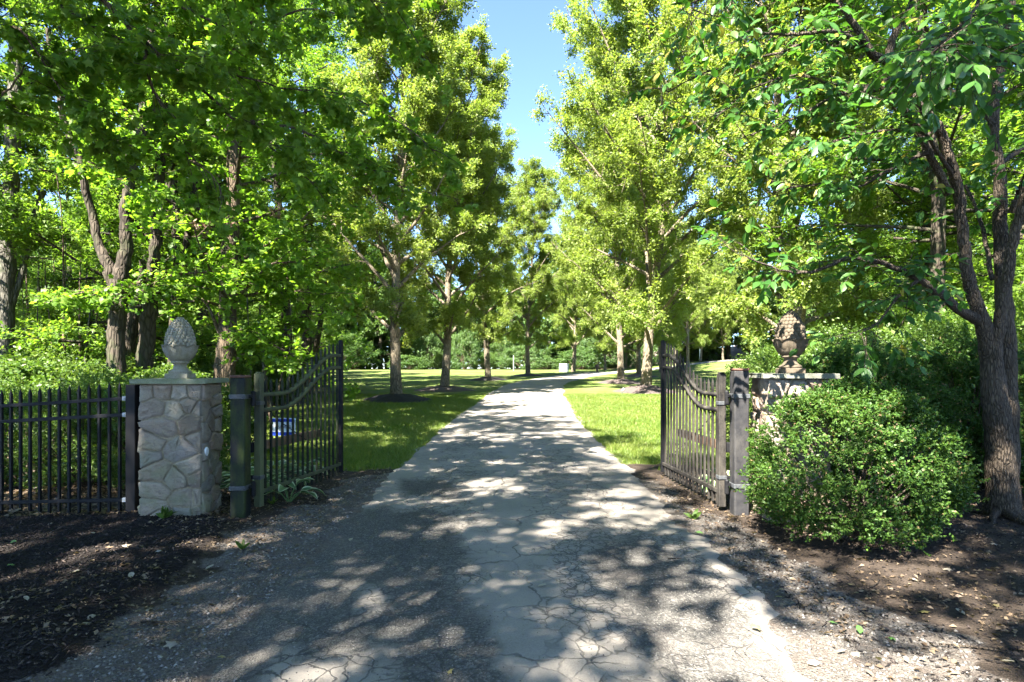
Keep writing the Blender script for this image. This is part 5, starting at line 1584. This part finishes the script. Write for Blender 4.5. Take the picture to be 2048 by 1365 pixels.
# leaf litter
def litter(name, label, xs, ys, s0, s1, mat, T, zl=.006):
    n = len(xs)
    P = np.stack([xs, ys, ground(xs, ys) + zl], -1)
    D = rg.normal(0, 1, (n, 3)); D[:, 2] *= .25
    N = rg.normal(0, .35, (n, 3)); N[:, 2] += 1
    return stuff(ob(name, mesh(name, *leaves(T, P, D, N, rg.uniform(s0, s1, n))), mat), label, 'leaf litter')
xs, ys = scatter(5200, -7.5, -3.0, 6.0, 8.8, lambda x, y: np.ones_like(x), 1.0)
litter('leaf_litter', 'brown leaf litter under the fence and hedge', xs, ys, .03, .08, M_LITTER, T_diamond(.3, .15), .012)
xs, ys = scatter(11000, 1.7, 7, 2.3, 8.5, lambda x, y: off_road(x, y) * (.3 + .7 * (fbm(x * 1.7, y * 1.7, 51) > .5)), 1.2)
litter('leaf_litter', 'scattered brown leaf bits on the soil right of the drive', xs, ys, .015, .05, M_LITTER, T_diamond(.28, .15), .010)
xs, ys = scatter(3800, -3.4, -1.75, 3.2, 9.2, lambda x, y: off_road(x, y) * (.15 + .85 * (fbm(x * 1.9, y * 1.9, 52) > .48)), 1.0)
litter('leaf_litter', 'dry leaf bits on the gravel in front of the left gate', xs, ys, .012, .05, M_LITTER, T_diamond(.28, .15), .008)
xs, ys = scatter(9000, -16, -5, 8.5, 30, lambda x, y: 1 - m_lawn(x, y), 1.2)
litter('leaf_litter', 'brown leaf litter on the woodland floor', xs, ys, .05, .12, M_LITTER, T_diamond(.3, .15), .012)

# single fallen leaves and twigs one can pick out
FLT = [mesh('fallen_leaf', T_ellipse(.27, .10, -.15)[0], T_ellipse()[1], True), mesh('fallen_leaf', T_maple()[0] * np.array([1, 1, 1.8]), T_maple()[1], True)]
M_FL = [leaf_mat('pale_dry_leaf', (.18, .14, .10), (.25, .21, .155), (.32, .28, .22), .15), leaf_mat('yellow_leaf', (.20, .16, .05), (.26, .21, .07), (.22, .18, .08), .2), leaf_mat('green_fallen_leaf', (.06, .16, .03), (.10, .22, .05), (.16, .26, .10), .3)]
FLM = []
for T_ in FLT:
    for mm_ in M_FL:
        q = T_.copy(); q.materials.append(mm_); FLM.append(q)
SPOTS = [(55, 1225, 0, 'mulch'), (165, 1260, 0, 'mulch'), (262, 1178, 0, 'mulch'), (300, 1222, 0, 'mulch'), (140, 1165, 0, 'mulch'), (95, 1055, 0, 'mulch'), (190, 1080, 0, 'mulch'), (320, 1120, 0, 'mulch'), (175, 1250, 0, 'mulch'), (245, 1110, 0, 'mulch'),
         (20, 1095, 2, 'mulch'), (15, 1143, 2, 'mulch'), (305, 1155, 1, 'mulch'), (350, 1295, 0, 'gravel'), (410, 1140, 0, 'gravel'), (448, 1317, 1, 'gravel'), (330, 1205, 0, 'gravel'),
         (1530, 1160, 0, 'soil'), (1550, 1197, 1, 'soil'), (1840, 1223, 1, 'soil'), (1720, 1270, 2, 'soil'), (1660, 1245, 2, 'soil'), (1675, 1310, 0, 'soil'), (1720, 1312, 0, 'soil'), (1640, 1330, 0, 'soil'), (1785, 1275, 2, 'soil'), (1930, 1232, 0, 'soil'), (1990, 1215, 1, 'soil'), (1760, 1325, 1, 'soil'), (1900, 1140, 0, 'soil'), (1985, 1145, 1, 'soil'), (1830, 1160, 0, 'soil'), (1700, 1170, 1, 'soil'), (1400, 1065, 2, 'gravelr'), (1378, 1035, 2, 'gravelr'), (1985, 1090, 0, 'soil'), (2000, 1330, 0, 'soil'),
         (1145, 1215, 0, 'drive'), (1075, 1186, 0, 'drive'), (1510, 1270, 1, 'drive'), (1320, 1047, 0, 'drive'), (905, 1358, 1, 'drive'), (700, 1085, 0, 'gravel')]
LABW = {'mulch': ('dark mulch bed', 'leaves on the mulch'), 'gravel': ('gravel left of the drive', 'leaves on the left gravel'), 'soil': ('bare soil below the boxwood', 'leaves on the soil'), 'gravelr': ('gravel near the right gate', 'leaves on the right gravel'), 'drive': ('worn driveway', 'leaves on the drive')}
COLW = ['pale dry', 'yellow', 'fresh green']
for i, (px, py, ci, zone) in enumerate(SPOTS):
    x, y = pxg(px, py)
    z = gz(x, y) + (.042 if zone == 'drive' else .012)
    o = ob('fallen_leaf', FLM[(i % 2) * 3 + ci], None, loc=(x, y, z), rot=(rg.normal(0, .2), rg.normal(0, .2), rg.uniform(0, 6.28)), scale=rg.uniform(.04, .075))
    tag(o, '%s fallen leaf lying on the %s' % (COLW[ci], LABW[zone][0]), 'leaf', COLW[ci] + ' ' + LABW[zone][1])
for i, (px, py, L, a) in enumerate([(1950, 1298, .35, -.15), (1760, 1165, .30, .6), (1600, 1210, .18, 1.4), (1480, 1140, .14, 1.9), (1350, 1128, .11, .1), (330, 1240, .25, .5), (360, 1130, .14, -.4), (1850, 1205, .22, 2.5), (2010, 1075, .30, -.6)]):
    x, y = pxg(px, py)
    P, _ = polyline(rg, (-L / 2, 0, .008), (1, 0, 0), L, 6, .16, 0); P[:, 2] = .008 + .006 * rg.random(7)
    o = ob('fallen_twig', mesh('fallen_twig', *tube_arrays([(P, np.linspace(.006, .003, 7))], 6), True), B_DOGW, loc=(x, y, gz(x, y) + (.034 if i == 4 else .002)), rot=(0, 0, a))
    labs = ['long curved twig on the soil near the bottom right', 'thin twig on the soil below the boxwood', 'short upright-lying twig beside the drive\'s right edge', 'small twig on the right gravel by the boxwood', 'short dark stick on the cracked drive', 'twig on the mulch edge left of the drive', 'small pale twig on the left gravel', 'twig on the soil between boxwood and dogwood', 'curved twig by the dogwood roots']
    tag(o, labs[i], 'twig')
# weeds
def weed(px, py, lab, n=9, s=.09):
    x, y = pxg(px, py)
    t = thing('weed', lab, 'weed', (x, y, gz(x, y)), 0, 'small weeds')
    rngz = np.random.default_rng(px)
    P = np.zeros((n, 3)); D = rngz.normal(0, .6, (n, 3)); D[:, 2] = 1
    stuff(ob('leaves', mesh('leaves', *leaves(T_ellipse(.16, .04, .3), P, D, rngz.normal(0, 1, (n, 3)), rngz.uniform(.6, 1.2, n) * s)), M_SHRUB, t))
weed(486, 1100, 'tiny bright weed on the left gravel', 7, .09)
weed(1385, 1038, 'small leafy weed on the gravel by the right gate', 12, .11)
weed(330, 1046, 'low green weed at the foot of the pale pillar', 26, .11)
weed(545, 1010, 'low green tuft beside the left gate', 14, .09)
tot = 0; seen = set()
for o in bpy.data.objects:
    if o.type == 'MESH' and o.data.name not in seen:
        seen.add(o.data.name); tot += sum(len(p.vertices) - 2 for p in o.data.polygons) if len(o.data.polygons) < 20000 else len(o.data.loops) - 2 * len(o.data.polygons)
print('TRIANGLES', tot, 'objects', len(bpy.data.objects))
